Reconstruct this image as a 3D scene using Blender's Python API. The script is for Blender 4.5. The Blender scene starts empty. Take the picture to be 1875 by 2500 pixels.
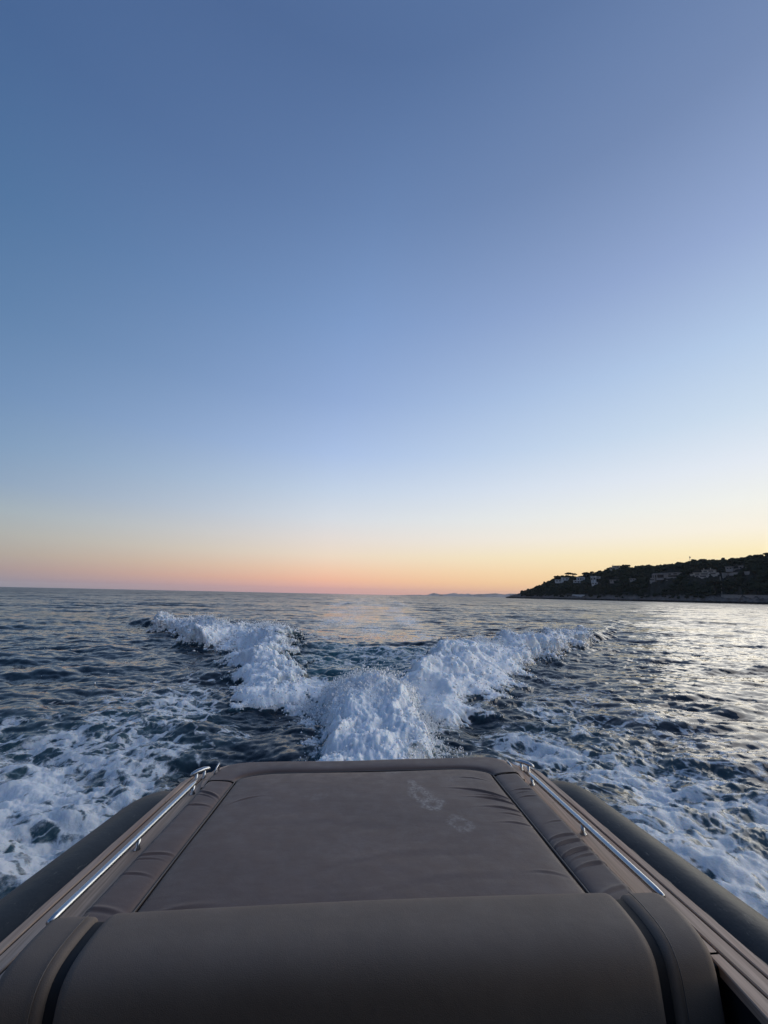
import bpy, math, random
import numpy as np
from mathutils import Matrix, Vector

R = math.radians
PI = math.pi
scene = bpy.context.scene
COL = scene.collection
rng = np.random.default_rng(7)
random.seed(5)

# ------------------------------------------------------------------ basics
CAM_H = 2.1
PITCH, ROLL = R(12.14), R(1.21)
FPX, IMG_W, IMG_H = 940.0, 1875.0, 2500.0
SUN_AZ, SUN_EL = R(70), R(2.5)            # clockwise from +Y; the sun has just gone, to the right of the frame


def tag(o, label=None, cat=None, group=None, kind=None):
    if label: o['label'] = label
    if cat: o['category'] = cat
    if group: o['group'] = group
    if kind: o['kind'] = kind
    return o


def mesh_np(name, V, F, mat=None, parent=None, smooth=True):
    """one mesh object from a vertex array and a (n,4) or (n,3) face array, or a list of faces"""
    me = bpy.data.meshes.new(name)
    V = np.asarray(V, dtype=np.float32)
    if isinstance(F, np.ndarray):
        n, k = F.shape
        me.vertices.add(len(V)); me.vertices.foreach_set('co', V.ravel())
        me.loops.add(n * k); me.loops.foreach_set('vertex_index', F.astype(np.int32).ravel())
        me.polygons.add(n)
        me.polygons.foreach_set('loop_start', np.arange(0, n * k, k, dtype=np.int32))
        me.polygons.foreach_set('loop_total', np.full(n, k, dtype=np.int32))
        me.update(calc_edges=True)
    else:
        me.from_pydata([tuple(map(float, v)) for v in V], [], [tuple(int(i) for i in f) for f in F])
        me.update()
    me.polygons.foreach_set('use_smooth', np.full(len(me.polygons), smooth, dtype=bool))
    o = bpy.data.objects.new(name, me)
    COL.objects.link(o)
    if mat: me.materials.append(mat)
    if parent: o.parent = parent
    return o


def empty(name, loc=(0, 0, 0), rz=0.0):
    o = bpy.data.objects.new(name, None)
    COL.objects.link(o)
    o.location = loc; o.rotation_euler = (0, 0, rz); o.empty_display_size = .2
    return o


class MB:
    """collects simple shapes into one mesh"""
    def __init__(s): s.v = []; s.f = []

    def add(s, V, F):
        b = len(s.v); s.v += [tuple(map(float, p)) for p in V]; s.f += [tuple(int(i) + b for i in f) for f in F]
        return s

    def box(s, x0, x1, y0, y1, z0, z1):
        V = [(x, y, z) for z in (z0, z1) for y in (y0, y1) for x in (x0, x1)]
        return s.add(V, [(0, 2, 3, 1), (4, 5, 7, 6), (0, 1, 5, 4), (2, 6, 7, 3), (0, 4, 6, 2), (1, 3, 7, 5)])

    def grid(s, P, close_u=False):
        P = np.asarray(P); n, m = P.shape[:2]
        F = []
        for i in range(n - 1 + (1 if close_u else 0)):
            for j in range(m - 1):
                a = i * m + j; b = ((i + 1) % n) * m + j
                F.append((a, b, b + 1, a + 1))
        return s.add(P.reshape(-1, 3), F)

    def tube(s, path, rad, k=12, caps=True):
        path = [Vector(p) for p in path]
        n = len(path)
        rr = rad if hasattr(rad, '__len__') else [rad] * n
        rings = []
        ref = None
        for i, p in enumerate(path):
            t = (path[min(i + 1, n - 1)] - path[max(i - 1, 0)]).normalized()
            if ref is None:
                ref = Vector((0, 0, 1)) if abs(t.z) < .9 else Vector((1, 0, 0))
            a = (ref - t * ref.dot(t)).normalized(); b = t.cross(a); ref = a
            rings.append([p + (a * math.cos(q) + b * math.sin(q)) * rr[i] for q in [2 * PI * j / k for j in range(k)]])
        V = [v for r in rings for v in r]; F = []
        for i in range(n - 1):
            for j in range(k):
                F.append((i * k + j, i * k + (j + 1) % k, (i + 1) * k + (j + 1) % k, (i + 1) * k + j))
        if caps:
            F.append(tuple(range(k))[::-1]); F.append(tuple((n - 1) * k + j for j in range(k)))
        return s.add(V, F)

    def build(s, name, mat, parent=None, smooth=True):
        o = mesh_np(name, np.array(s.v), s.f, mat, parent, smooth)
        return o


def sharp(o, ang=35):
    o.data.set_sharp_from_angle(angle=R(ang))
    return o


def sstep(a, b, x):
    t = np.clip((x - a) / (b - a), 0, 1)
    return t * t * (3 - 2 * t)


# ------------------------------------------------------------------ materials
def new_mat(name):
    m = bpy.data.materials.new(name); m.use_nodes = True
    nt = m.node_tree; nt.nodes.clear()
    out = nt.nodes.new('ShaderNodeOutputMaterial')
    return m, nt, out


class NT:
    def __init__(s, nt): s.nt = nt

    def n(s, t, **kw):
        d = s.nt.nodes.new(t)
        for k, v in kw.items(): setattr(d, k, v)
        return d

    def l(s, a, b): s.nt.links.new(a, b)

    def val(s, sock, v):
        if hasattr(v, 'bl_idname') or isinstance(v, bpy.types.NodeSocket): s.l(v, sock)
        else: sock.default_value = v

    def math(s, op, a, b=None, c=None, clamp=False):
        d = s.n('ShaderNodeMath', operation=op, use_clamp=clamp)
        for i, v in enumerate((a, b, c)):
            if v is not None: s.val(d.inputs[i], v)
        return d.outputs[0]

    def mix(s, fac, a, b):
        d = s.n('ShaderNodeMix', data_type='RGBA')
        s.val(d.inputs[0], fac); s.val(d.inputs[6], a); s.val(d.inputs[7], b)
        return d.outputs[2]

    def remap(s, v, a, b, c=0.0, e=1.0, smooth=False):
        d = s.n('ShaderNodeMapRange', interpolation_type='SMOOTHSTEP' if smooth else 'LINEAR')
        s.val(d.inputs[0], v); s.val(d.inputs[1], a); s.val(d.inputs[2], b)
        d.inputs[3].default_value = c; d.inputs[4].default_value = e
        return d.outputs[0]

    def noise(s, vec, scale, detail=4, rough=.55, dist=0.0, dim='3D'):
        d = s.n('ShaderNodeTexNoise', noise_dimensions=dim)
        if vec is not None: s.l(vec, d.inputs['Vector'])
        d.inputs['Scale'].default_value = scale; d.inputs['Detail'].default_value = detail
        d.inputs['Roughness'].default_value = rough; d.inputs['Distortion'].default_value = dist
        return d

    def mapping(s, vec, scale=(1, 1, 1), rot=(0, 0, 0)):
        d = s.n('ShaderNodeMapping')
        s.l(vec, d.inputs[0]); d.inputs['Scale'].default_value = scale; d.inputs['Rotation'].default_value = rot
        return d.outputs[0]

    def bump(s, h, strength, dist, normal=None):
        d = s.n('ShaderNodeBump')
        s.l(h, d.inputs['Height'])
        s.val(d.inputs['Strength'], strength); d.inputs['Distance'].default_value = dist
        if normal is not None: s.l(normal, d.inputs['Normal'])
        return d.outputs[0]

    def bsdf(s, color, rough, metallic=0.0, normal=None, ior=1.45, spec=.5):
        d = s.n('ShaderNodeBsdfPrincipled')
        s.val(d.inputs['Base Color'], color); s.val(d.inputs['Roughness'], rough)
        d.inputs['Metallic'].default_value = metallic; d.inputs['IOR'].default_value = ior
        d.inputs['Specular IOR Level'].default_value = spec
        if normal is not None: s.l(normal, d.inputs['Normal'])
        return d


def c4(c): return (c[0], c[1], c[2], 1.0)


def mat_vinyl(name, col, rough=.5, grain=1.0, stains=False):
    m, nt, out = new_mat(name); N = NT(nt)
    tc = N.n('ShaderNodeTexCoord').outputs['Object']
    big = N.noise(tc, 2.3, 4, .6).outputs[0]
    mid = N.noise(tc, 14, 4, .6).outputs[0]
    c = N.mix(N.remap(big, .3, .7), c4([x * .88 for x in col]), c4([x * 1.1 for x in col]))
    c = N.mix(N.math('MULTIPLY', N.remap(mid, .55, .8), .25), c, c4([x * 1.3 for x in col]))
    r = N.remap(mid, .3, .7, rough - .05, rough + .1)
    if stains:
        # dusty salt smears and two faded bare footprints on the aft right of the pad
        def blot(cx, cy, sx, sy, rot, ring, wob=.62):
            d = N.n('ShaderNodeMapping'); d.vector_type = 'TEXTURE'
            N.l(tc, d.inputs[0]); d.inputs['Location'].default_value = (cx, cy, 0)
            d.inputs['Rotation'].default_value = (0, 0, rot); d.inputs['Scale'].default_value = (sx, sy, 1)
            sep = N.n('ShaderNodeSeparateXYZ'); N.l(d.outputs[0], sep.inputs[0])
            l = N.math('SQRT', N.math('ADD', N.math('POWER', sep.outputs[0], 2.0), N.math('POWER', sep.outputs[1], 2.0)))
            wn = N.noise(tc, 22, 3, .6).outputs[0]
            l = N.math('ADD', l, N.math('MULTIPLY', N.math('SUBTRACT', wn, .5), wob * 2))
            if ring:
                return N.remap(N.math('ABSOLUTE', N.math('SUBTRACT', l, .8)), .05, .62, 1, 0, True)
            return N.remap(l, .5, 1.1, 1, 0, True)
        sm = None
        for b in stains:
            v = N.math('MULTIPLY', blot(*b[:6]), min(1.0, b[6] * 1.2))
            sm = v if sm is None else N.math('MAXIMUM', sm, v)
        fine = N.remap(N.noise(tc, 60, 4, .7).outputs[0], .38, .62)
        sm = N.math('MULTIPLY', sm, fine)
        c = N.mix(sm, c, c4((.36, .33, .30)))
    g = N.n('ShaderNodeTexVoronoi', feature='F1'); N.l(tc, g.inputs['Vector']); g.inputs['Scale'].default_value = 420
    fold = N.noise(N.mapping(tc, (1, 3, 1)), 3.0, 3, .5).outputs[0]
    nrm = N.bump(g.outputs['Distance'], .25 * grain, .001)
    nrm = N.bump(mid, .25, .006, nrm)
    nrm = N.bump(fold, .15, .02, nrm)
    b = N.bsdf(c, r, normal=nrm)
    N.l(b.outputs[0], out.inputs[0])
    return m


def mat_tube():
    m, nt, out = new_mat('tube_rubber'); N = NT(nt)
    tc = N.n('ShaderNodeTexCoord').outputs['Object']
    big = N.noise(tc, 3, 5, .65).outputs[0]
    c = N.mix(N.remap(big, .3, .7), c4((.022, .024, .025)), c4((.036, .037, .036)))
    salt = N.remap(N.noise(N.mapping(tc, (3, 1, 3)), 16, 5, .7).outputs[0], .62, .72)
    c = N.mix(N.math('MULTIPLY', salt, .45), c, c4((.24, .22, .18)))
    nrm = N.bump(N.noise(tc, 90, 3, .6).outputs[0], .2, .002)
    nrm = N.bump(big, .3, .02, nrm)
    N.l(N.bsdf(c, .46, normal=nrm, spec=.34).outputs[0], out.inputs[0])
    return m


def mat_teak(name, dark=1.0):
    m, nt, out = new_mat(name); N = NT(nt)
    tc = N.n('ShaderNodeTexCoord').outputs['Object']
    g = N.noise(N.mapping(tc, (60, 2.2, 60)), 1.0, 6, .65, .3).outputs[0]
    b = N.noise(N.mapping(tc, (6, 1.0, 6)), 1.6, 4, .6).outputs[0]
    a = N.mix(N.remap(g, .32, .68), c4([x * dark for x in (.31, .215, .15)]), c4([x * dark for x in (.66, .48, .345)]))
    c = N.mix(N.math('MULTIPLY', N.remap(b, .45, .7), .6), a, c4([x * dark for x in (.40, .225, .15)]))
    spot = N.remap(N.noise(tc, 9, 3, .6).outputs[0], .68, .74)
    c = N.mix(N.math('MULTIPLY', spot, .5), c, c4((.07, .055, .045)))
    nrm = N.bump(g, .15, .001)
    N.l(N.bsdf(c, .62, normal=nrm).outputs[0], out.inputs[0])
    return m


def mat_plain(name, col, rough=.6, metallic=0.0, var=.25, scale=8.0, bump=0.0):
    m, nt, out = new_mat(name); N = NT(nt)
    tc = N.n('ShaderNodeTexCoord').outputs['Object']
    nz = N.noise(tc, scale, 4, .6).outputs[0]
    c = N.mix(N.remap(nz, .3, .7), c4([x * (1 - var) for x in col]), c4([min(1, x * (1 + var)) for x in col]))
    nrm = N.bump(nz, bump, .02) if bump else None
    r = N.remap(nz, .3, .7, max(.02, rough - .06), rough + .06)
    N.l(N.bsdf(c, r, metallic, nrm).outputs[0], out.inputs[0])
    return m


def mat_foliage(name, a, b, scale):
    m, nt, out = new_mat(name); N = NT(nt)
    pos = N.n('ShaderNodeNewGeometry').outputs['Position']
    nz = N.noise(pos, scale, 3, .6).outputs[0]
    c = N.mix(N.remap(nz, .35, .65), c4(a), c4(b))
    N.l(N.bsdf(c, .9, spec=.05).outputs[0], out.inputs[0])
    return m


def mat_terrain():
    m, nt, out = new_mat('headland_ground'); N = NT(nt)
    geo = N.n('ShaderNodeNewGeometry'); pos = geo.outputs['Position']
    sep = N.n('ShaderNodeSeparateXYZ'); N.l(pos, sep.inputs[0]); z = sep.outputs[2]
    nz = N.noise(pos, .05, 6, .65).outputs[0]
    nf = N.noise(N.mapping(pos, (1, 1, 2.5)), .25, 6, .7).outputs[0]
    rock = N.mix(N.remap(nf, .3, .7), c4((.085, .072, .064)), c4((.31, .255, .22)))
    soil = N.mix(N.remap(nf, .35, .65), c4((.014, .016, .012)), c4((.034, .034, .024)))
    zz = N.math('ADD', z, N.math('MULTIPLY', N.math('SUBTRACT', nz, .5), 14))
    c = N.mix(N.remap(zz, 8, 15), rock, soil)
    wet = N.remap(N.math('ADD', z, N.math('MULTIPLY', N.math('SUBTRACT', nf, .5), 3)), 2.4, 4.2)
    c = N.mix(wet, c4((.018, .018, .02)), c)
    nrm = N.bump(nf, .8, 2.0)
    N.l(N.bsdf(c, .85, normal=nrm, spec=.25).outputs[0], out.inputs[0])
    return m


def mat_water():
    m, nt, out = new_mat('sea_water'); N = NT(nt)
    geo = N.n('ShaderNodeNewGeometry'); pos = geo.outputs['Position']
    A = lambda nm: N.n('ShaderNodeAttribute', attribute_name=nm).outputs['Fac']
    foam, ae, ca, rip = A('foam'), A('aer'), A('calm'), A('ripple')
    wn = N.noise(pos, .9, 3, .6)
    off = N.n('ShaderNodeVectorMath', operation='MULTIPLY_ADD')
    N.l(wn.outputs['Color'], off.inputs[0]); off.inputs[1].default_value = (1.1, 1.1, .3); N.l(pos, off.inputs[2])
    warp = off.outputs[0]

    def lace(scale, wid, rot):
        v = N.n('ShaderNodeTexVoronoi', feature='DISTANCE_TO_EDGE')
        N.l(N.mapping(warp, (1, 1.25, 1), (0, 0, rot)), v.inputs['Vector']); v.inputs['Scale'].default_value = scale
        return N.remap(v.outputs['Distance'], 0, wid, 1, 0, True)
    l1 = lace(2.3, .26, .3); l2 = lace(6.2, .30, 1.0)
    f1 = N.noise(N.mapping(warp, (.7, 1.25, 1), (0, 0, .25)), 2.6, 4, .6).outputs[0]
    f2 = N.noise(warp, 9, 4, .62).outputs[0]
    f3 = N.noise(pos, 30, 4, .65).outputs[0]
    P = N.math('ADD', N.math('MULTIPLY', l1, .30), N.math('MULTIPLY', l2, .22))
    P = N.math('ADD', P, N.math('MULTIPLY', N.remap(f1, .28, .72), .26))
    P = N.math('ADD', P, N.math('MULTIPLY', N.remap(f2, .28, .72), .24))
    P = N.math('ADD', P, N.math('MULTIPLY', N.math('SUBTRACT', f3, .5), .34))
    inv = N.math('SUBTRACT', 1.0, foam)
    mask = N.remap(P, N.math('SUBTRACT', inv, .16), N.math('ADD', inv, .24), 0, 1, True)
    veil = N.math('MULTIPLY', foam, .14, clamp=True)
    mask = N.math('MINIMUM', N.math('ADD', mask, N.math('MULTIPLY', veil, f2)), N.remap(foam, .5, 1.05, .74, .98))
    # water body; ripples finer than the mesh tilt the normal directly (works at any distance)
    deep = N.mix(ae, c4((.0035, .011, .019)), c4((.016, .085, .11)))
    w0 = N.noise(N.mapping(pos, (.5, 1.5, 1)), .10, 8, .80, .2).outputs['Color']
    w1 = N.noise(N.mapping(pos, (.6, 1.6, 1)), 2.1, 4, .6, .4).outputs['Color']
    w2 = N.noise(pos, 9.0, 3, .6, .3).outputs['Color']

    def tilt(w, amt):
        d = N.n('ShaderNodeVectorMath', operation='SUBTRACT'); N.l(w, d.inputs[0]); d.inputs[1].default_value = (.5, .5, .5)
        f = N.n('ShaderNodeVectorMath', operation='MULTIPLY'); N.l(d.outputs[0], f.inputs[0]); f.inputs[1].default_value = (1, 1, 0)
        k = N.n('ShaderNodeVectorMath', operation='SCALE'); N.l(f.outputs[0], k.inputs[0]); N.val(k.inputs['Scale'], amt)
        return k.outputs[0]
    st = N.math('SUBTRACT', 1.0, N.math('MULTIPLY', ca, .55))
    far = N.math('MULTIPLY', rip, st)
    nv = geo.outputs['Normal']
    for w, amt in ((w0, N.math('MULTIPLY', far, RIP[0])), (w1, N.math('MULTIPLY', N.math('ADD', far, .16), RIP[1])), (w2, N.math('MULTIPLY', N.math('ADD', far, .45), RIP[2]))):
        ad = N.n('ShaderNodeVectorMath', operation='ADD'); N.l(nv, ad.inputs[0]); N.l(tilt(w, amt), ad.inputs[1]); nv = ad.outputs[0]
    nm = N.n('ShaderNodeVectorMath', operation='NORMALIZE'); N.l(nv, nm.inputs[0])
    water = N.bsdf(deep, N.remap(far, 0, 1, .05, .29), normal=nm.outputs[0], ior=1.333)
    # foam
    fb = N.math('ADD', N.math('MULTIPLY', f2, .55), N.math('MULTIPLY', f3, .45))
    fn = N.bump(mask, .3, .03)
    fn = N.bump(fb, .42, .06, fn)
    fc = N.mix(N.remap(f2, .3, .7), c4((.66, .72, .77)), c4((.82, .85, .88)))
    fo = N.bsdf(fc, .75, normal=fn, spec=.3)
    fo.inputs['Subsurface Weight'].default_value = .85; fo.inputs['Subsurface Scale'].default_value = .09
    fo.inputs['Subsurface Radius'].default_value = (.75, .95, 1.15)
    mx = N.n('ShaderNodeMixShader')
    N.l(mask, mx.inputs[0]); N.l(water.outputs[0], mx.inputs[1]); N.l(fo.outputs[0], mx.inputs[2])
    N.l(mx.outputs[0], out.inputs[0])
    return m


RIP = (4.2, 1.0, .55)
PAD_STAINS = [
    # x, y, sx, sy, rot, ring, strength   (pad-local metres)
    (.262, .43, .03, .06, .35, False, .45), (.285, .30, .05, .085, .3, True, .50), (.30, .35, .018, .08, .1, False, .5), (.335, .20, .05, .05, .2, True, .55),
    (.43, .03, .05, .055, .4, True, .38), (-.26, .31, .07, .05, .1, False, .12), (.16, .6, .05, .045, 0, False, .35),
    (.5, .47, .07, .04, .3, False, .16), (.25, .33, .015, .07, -.35, False, .5), (.05, -.1, .3, .1, .2, False, .05)]
M_PAD = mat_vinyl('taupe_vinyl', (.122, .083, .066), .44, 1.0, PAD_STAINS)
M_PADSIDE = mat_vinyl('taupe_vinyl_border', (.120, .082, .066), .44)
M_BACK = mat_vinyl('taupe_vinyl_backrest', (.158, .124, .098), .66, 1.6)
M_PIPE = mat_plain('piping', (.1, .09, .085), .5)
M_TUBE = mat_tube()
M_TEAK = mat_teak('weathered_teak')
M_TEAK2 = mat_teak('pale_teak', 1.05)
M_STEEL = mat_plain('polished_steel', (.47, .49, .51), .26, 1.0, .05, 30)
M_BLACK = mat_plain('black_seam_and_shade', (.01, .01, .011), .7)
M_DARK = mat_plain('dark_gelcoat', (.02, .024, .03), .45, 0, .2, 3)
M_RUBBER = mat_plain('black_rubber_flap', (.018, .02, .024), .6)
M_WATER = mat_water()
M_TERR = mat_terrain()
M_FOREST = mat_foliage('dark_pine_foliage', (.014, .022, .013), (.034, .042, .024), .06)
M_CROWN = mat_foliage('pine_crown', (.014, .022, .013), (.032, .04, .022), .3)
M_TRUNK = mat_plain('pine_trunk', (.08, .055, .04), .9)
M_WHITE = mat_plain('white_render', (.62, .6, .58), .8, 0, .1, .6)
M_CREAM = mat_plain('cream_render', (.52, .44, .36), .8, 0, .12, .6)
M_STONE = mat_plain('pale_stone', (.36, .31, .27), .85, 0, .25, .5)
M_GLASS = mat_plain('dark_window', (.015, .018, .022), .2, 0, .1, 1)
M_FAR = mat_plain('far_rock', (.30, .27, .26), .95, 0, .3, .002)
HAZE = 2.5e-5
M_DROP = mat_plain('spray_drop', (.8, .83, .86), .4)
DENOISE = True
# ------------------------------------------------------------------ sky, sun, camera
SKY_T = [0.0, 0.8, 2.0, 3.5, 5.5, 8.0, 11.0, 15.0, 20.5, 28.0, 38.0, 50.0, 62.0, 90.0]
SKY = [
    (-1.0, [(.10, .11, .16), (.12, .12, .17), (.16, .135, .19), (.19, .15, .21), (.20, .17, .25), (.19, .18, .28), (.17, .19, .31), (.14, .19, .33),
            (.11, .18, .33), (.085, .16, .31), (.06, .13, .27), (.05, .105, .24), (.06, .12, .27), (.09, .16, .33)]),
    (-.45, [(.2228, .2354, .2717), (.3203, .262, .2983), (.3901, .3039, .2933), (.4212, .3735, .3273), (.4159, .421, .3999), (.36, .4286, .4734), (.2702, .369, .5052), (.2118, .3282, .4974),
            (.1602, .2715, .4634), (.1136, .2175, .3964), (.0748, .1635, .3277), (.0526, .1155, .2663), (.05, .105, .25), (.09, .16, .33)]),
    (.2, [(.74, .36, .35), (.86, .43, .36), (.95, .515, .345), (.9216, .6151, .4273), (.8624, .7105, .5629), (.7849, .7204, .6741), (.6753, .714, .7671), (.5456, .6455, .7868),
          (.4023, .5293, .7759), (.2902, .4113, .6711), (.2095, .3273, .5772), (.1397, .2319, .4382), (.0915, .1617, .3321), (.09, .16, .33)]),
    (.9, [(.9634, .488, .2329), (.9785, .6036, .2891), (.9935, .7185, .3476), (.9884, .7698, .421), (.9834, .8443, .5277), (.9544, .8875, .7483), (.8824, .8867, .8342), (.7758, .8246, .8907),
          (.6064, .7209, .8486), (.473, .6074, .8094), (.323, .4113, .6413), (.1999, .2665, .4448), (.16, .235, .42), (.09, .16, .33)]),
    (1.0, [(2.6, 1.8, 1.1), (2.7, 2.05, 1.3), (2.8, 2.3, 1.55), (2.8, 2.4, 1.8), (2.8, 2.45, 1.9), (2.5, 2.35, 2.0), (2.3, 2.15, 1.95), (1.8, 1.8, 1.8),
           (1.3, 1.4, 1.5), (.9, 1.02, 1.2), (.52, .62, .86), (.26, .34, .54), (.18, .26, .44), (.09, .16, .33)]),
]


def build_world():
    w = bpy.data.worlds.new("World"); scene.world = w; w.use_nodes = True
    nt = w.node_tree; nt.nodes.clear(); N = NT(nt)
    out = nt.nodes.new('ShaderNodeOutputWorld')
    d = N.n('ShaderNodeTexCoord').outputs['Generated']
    nv = N.n('ShaderNodeVectorMath', operation='NORMALIZE'); N.l(d, nv.inputs[0])
    sep = N.n('ShaderNodeSeparateXYZ'); N.l(nv.outputs[0], sep.inputs[0])
    z = sep.outputs[2]
    el = N.math('MULTIPLY', N.math('ARCSINE', N.math('MAXIMUM', z, 0.0)), 2 / PI)
    u = N.math('SQRT', el)
    s = N.math('ADD', N.math('MULTIPLY', sep.outputs[0], math.sin(SUN_AZ)), N.math('MULTIPLY', sep.outputs[1], math.cos(SUN_AZ)))
    prev = None
    for i, (sv, cols) in enumerate(SKY):
        cr = N.n('ShaderNodeValToRGB'); r = cr.color_ramp
        r.interpolation = 'LINEAR'
        while len(r.elements) < len(cols): r.elements.new(.5)
        for e, t, c in zip(r.elements, SKY_T, cols):
            e.position = math.sqrt(t / 90); e.color = c4(c)
        N.l(u, cr.inputs[0])
        if prev is None: prev = cr.outputs[0]
        else: prev = N.mix(N.remap(s, SKY[i - 1][0], sv), prev, cr.outputs[0])
    sky = N.n('ShaderNodeTexSky', sky_type='NISHITA')
    sky.sun_disc = False; sky.sun_elevation = SUN_EL; sky.sun_rotation = SUN_AZ
    sky.air_density = 1.0; sky.dust_density = 1.0; sky.ozone_density = 3.0
    add = N.n('ShaderNodeMix', data_type='RGBA', blend_type='ADD')
    add.inputs[0].default_value = .012
    N.l(prev, add.inputs[6]); N.l(sky.outputs[0], add.inputs[7])
    below = N.remap(z, -.02, 0.0, .35, 1.0)
    mul = N.n('ShaderNodeMix', data_type='RGBA', blend_type='MULTIPLY'); mul.inputs[0].default_value = 1
    N.l(add.outputs[2], mul.inputs[6]); N.l(below, mul.inputs[7])
    bg = N.n('ShaderNodeBackground'); N.l(mul.outputs[2], bg.inputs[0]); bg.inputs[1].default_value = 1.0
    N.l(bg.outputs[0], out.inputs[0])


build_world()
sl = bpy.data.lights.new('sun', 'SUN'); sl.energy = 1.7; sl.angle = R(70); sl.color = (1.0, .92, .80)
so = bpy.data.objects.new('sun', sl); COL.objects.link(so)
sd = Vector((math.sin(SUN_AZ) * math.cos(R(13)), math.cos(SUN_AZ) * math.cos(R(13)), math.sin(R(13))))
so.rotation_euler = sd.to_track_quat('Z', 'Y').to_euler()

cam = bpy.data.cameras.new('camera'); co = bpy.data.objects.new('camera', cam); COL.objects.link(co)
cam.sensor_fit = 'HORIZONTAL'; cam.sensor_width = 36.0; cam.lens = 36.0 * FPX / IMG_W
cam.clip_start = .05; cam.clip_end = 80000
co.matrix_world = Matrix.Translation((0, 0, CAM_H)) @ Matrix.Rotation(PI / 2 + PITCH, 4, 'X') @ Matrix.Rotation(ROLL, 4, 'Z')
scene.camera = co
scene.view_settings.view_transform = 'Standard'; scene.view_settings.look = 'None'
scene.view_settings.exposure = 0.0; scene.view_settings.gamma = 1.0
scene.cycles.max_bounces = 6; scene.cycles.volume_bounces = 1
scene.cycles.use_denoising = DENOISE
scene.cycles.caustics_reflective = False; scene.cycles.caustics_refractive = False
scene.cycles.sample_clamp_indirect = 4.0


def az_el(px, py):
    """bearing (radians from +Y, clockwise) and tangent of the elevation seen at a pixel of the survey photo"""
    x = (px - IMG_W / 2) / FPX; y = -(py - IMG_H / 2) / FPX
    c, s = math.cos(ROLL), math.sin(ROLL)
    xr, yr = c * x - s * y, s * x + c * y
    v = (xr, math.cos(PITCH) - yr * math.sin(PITCH), math.sin(PITCH) + yr * math.cos(PITCH))
    h = math.hypot(v[0], v[1])
    return math.atan2(v[0], v[1]), v[2] / h


# ------------------------------------------------------------------ the boat (own frame: x across, y aft, z up; sizes in metres via S)
S = 1.05
Y0 = 1.9
BYAW, BROLL = R(2.75), R(-1.25)
boat = empty('inflatable_boat')
tag(boat, 'stern of a grey rigid inflatable boat with taupe sunpad, teak gunwales and steel rails', 'boat')
RM = Matrix.Rotation(BYAW, 4, 'Z') @ Matrix.Rotation(BROLL, 4, 'Y')
boat.matrix_world = Matrix.Translation(Vector((0, 0, CAM_H)) + RM @ Vector((.026 * S, Y0 * S, -CAM_H))) @ RM
ZB = CAM_H / S


def bl(P):
    """boat survey units (camera at origin, x already centred) -> boat-local metres"""
    P = np.asarray(P, dtype=float)
    Q = P.copy()
    Q[..., 0] = P[..., 0] * S; Q[..., 1] = (P[..., 1] - Y0) * S; Q[..., 2] = (P[..., 2] + ZB) * S
    return Q


def seam_x(y): return .715 - .0435 * (y - 2.407)
def outer_x(y): return .872 - .052 * (y - 2.39)
def plank_x(y): return 1.0265 - .075 * (y - 2.136)
def wood_x(y): return 1.063 - .078 * (y - 2.15)


PADZ = -1.0
FWD = 1.28
# -- sunpad: centre panel
pad = empty('sunpad'); pad.parent = boat
pad.location = tuple(bl(np.array([0, Y0, -1.0])))
PADOFF = np.array(pad.location)


def padmesh(name, P, mat, parent, close=False, thick=None):
    P = bl(np.asarray(P)) - PADOFF
    return MB().grid(P).build(name, mat, parent)


def seam_back(x):
    a = np.abs(x)
    return np.where(a < .50, 2.500, 2.500 - .094 * (1 - np.sqrt(np.clip(1 - ((a - .50) / .2151) ** 2, 0, 1))) - .0 * a)


nx, ny = 340, 260
U = np.linspace(-1, 1, nx)
T = np.linspace(0, 1, ny)
UU, TT = np.meshgrid(U, T, indexing='ij')
# denser towards the edges
UE = np.sin(UU * PI / 2) * .35 + UU * .65
YB = seam_back(UE * .715)
YY = FWD + (YB - FWD) * (TT * .7 + .3 * np.sin(TT * PI / 2))
XX = UE * seam_x(YY)
dx = (1 - np.abs(UE)) * .73
dy = YB - YY
dd = np.minimum(dx, dy)
ZZ = PADZ + .012 * (1 - np.exp(-dd / .06)) - .012 * np.exp(-dd / .008)
ZZ += .0025 * np.sin(XX * 5 + YY * 3) * np.sin(YY * 7 - XX * 2)


def wrinkle(X, Y, x, y, ln, wid, ang, amp):
    c, s = math.cos(ang), math.sin(ang)
    a = (X - x) * c + (Y - y) * s; b = -(X - x) * s + (Y - y) * c
    b = b + .12 * a * a / ln
    env = np.exp(-(a / ln) ** 2)
    return amp * env * (np.exp(-(b / wid) ** 2) - .8 * np.exp(-((b + wid * 1.6) / wid) ** 2))


# creases pulled out of the right-hand seam, fainter ones on the left
for w in [(.60, 2.21, .12, .006, -.40, .006), (.645, 2.13, .09, .005, -.36, .006), (.63, 2.165, .06, .004, -.30, .003), (.66, 2.05, .08, .005, -.3, .005), (.675, 2.0, .05, .004, -.26, .003),
          (.67, 1.93, .06, .005, -.22, .003), (.58, 2.36, .07, .005, -.25, .002), (.66, 1.62, .06, .006, -.2, .002), (-.62, 1.52, .1, .010, .2, .002), (-.6, 2.2, .06, .006, .4, .002),
          (.1, 1.75, .3, .02, .12, .0006), (-.2, 2.0, .35, .03, -.1, .0006), (.3, 1.62, .25, .02, .1, .0006), (-.3, 1.42, .3, .02, .05, .0006)]:
    ZZ += wrinkle(XX, YY, *w)
padmesh('centre_panel', np.stack([XX, YY, ZZ], -1), M_PAD, pad)

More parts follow.
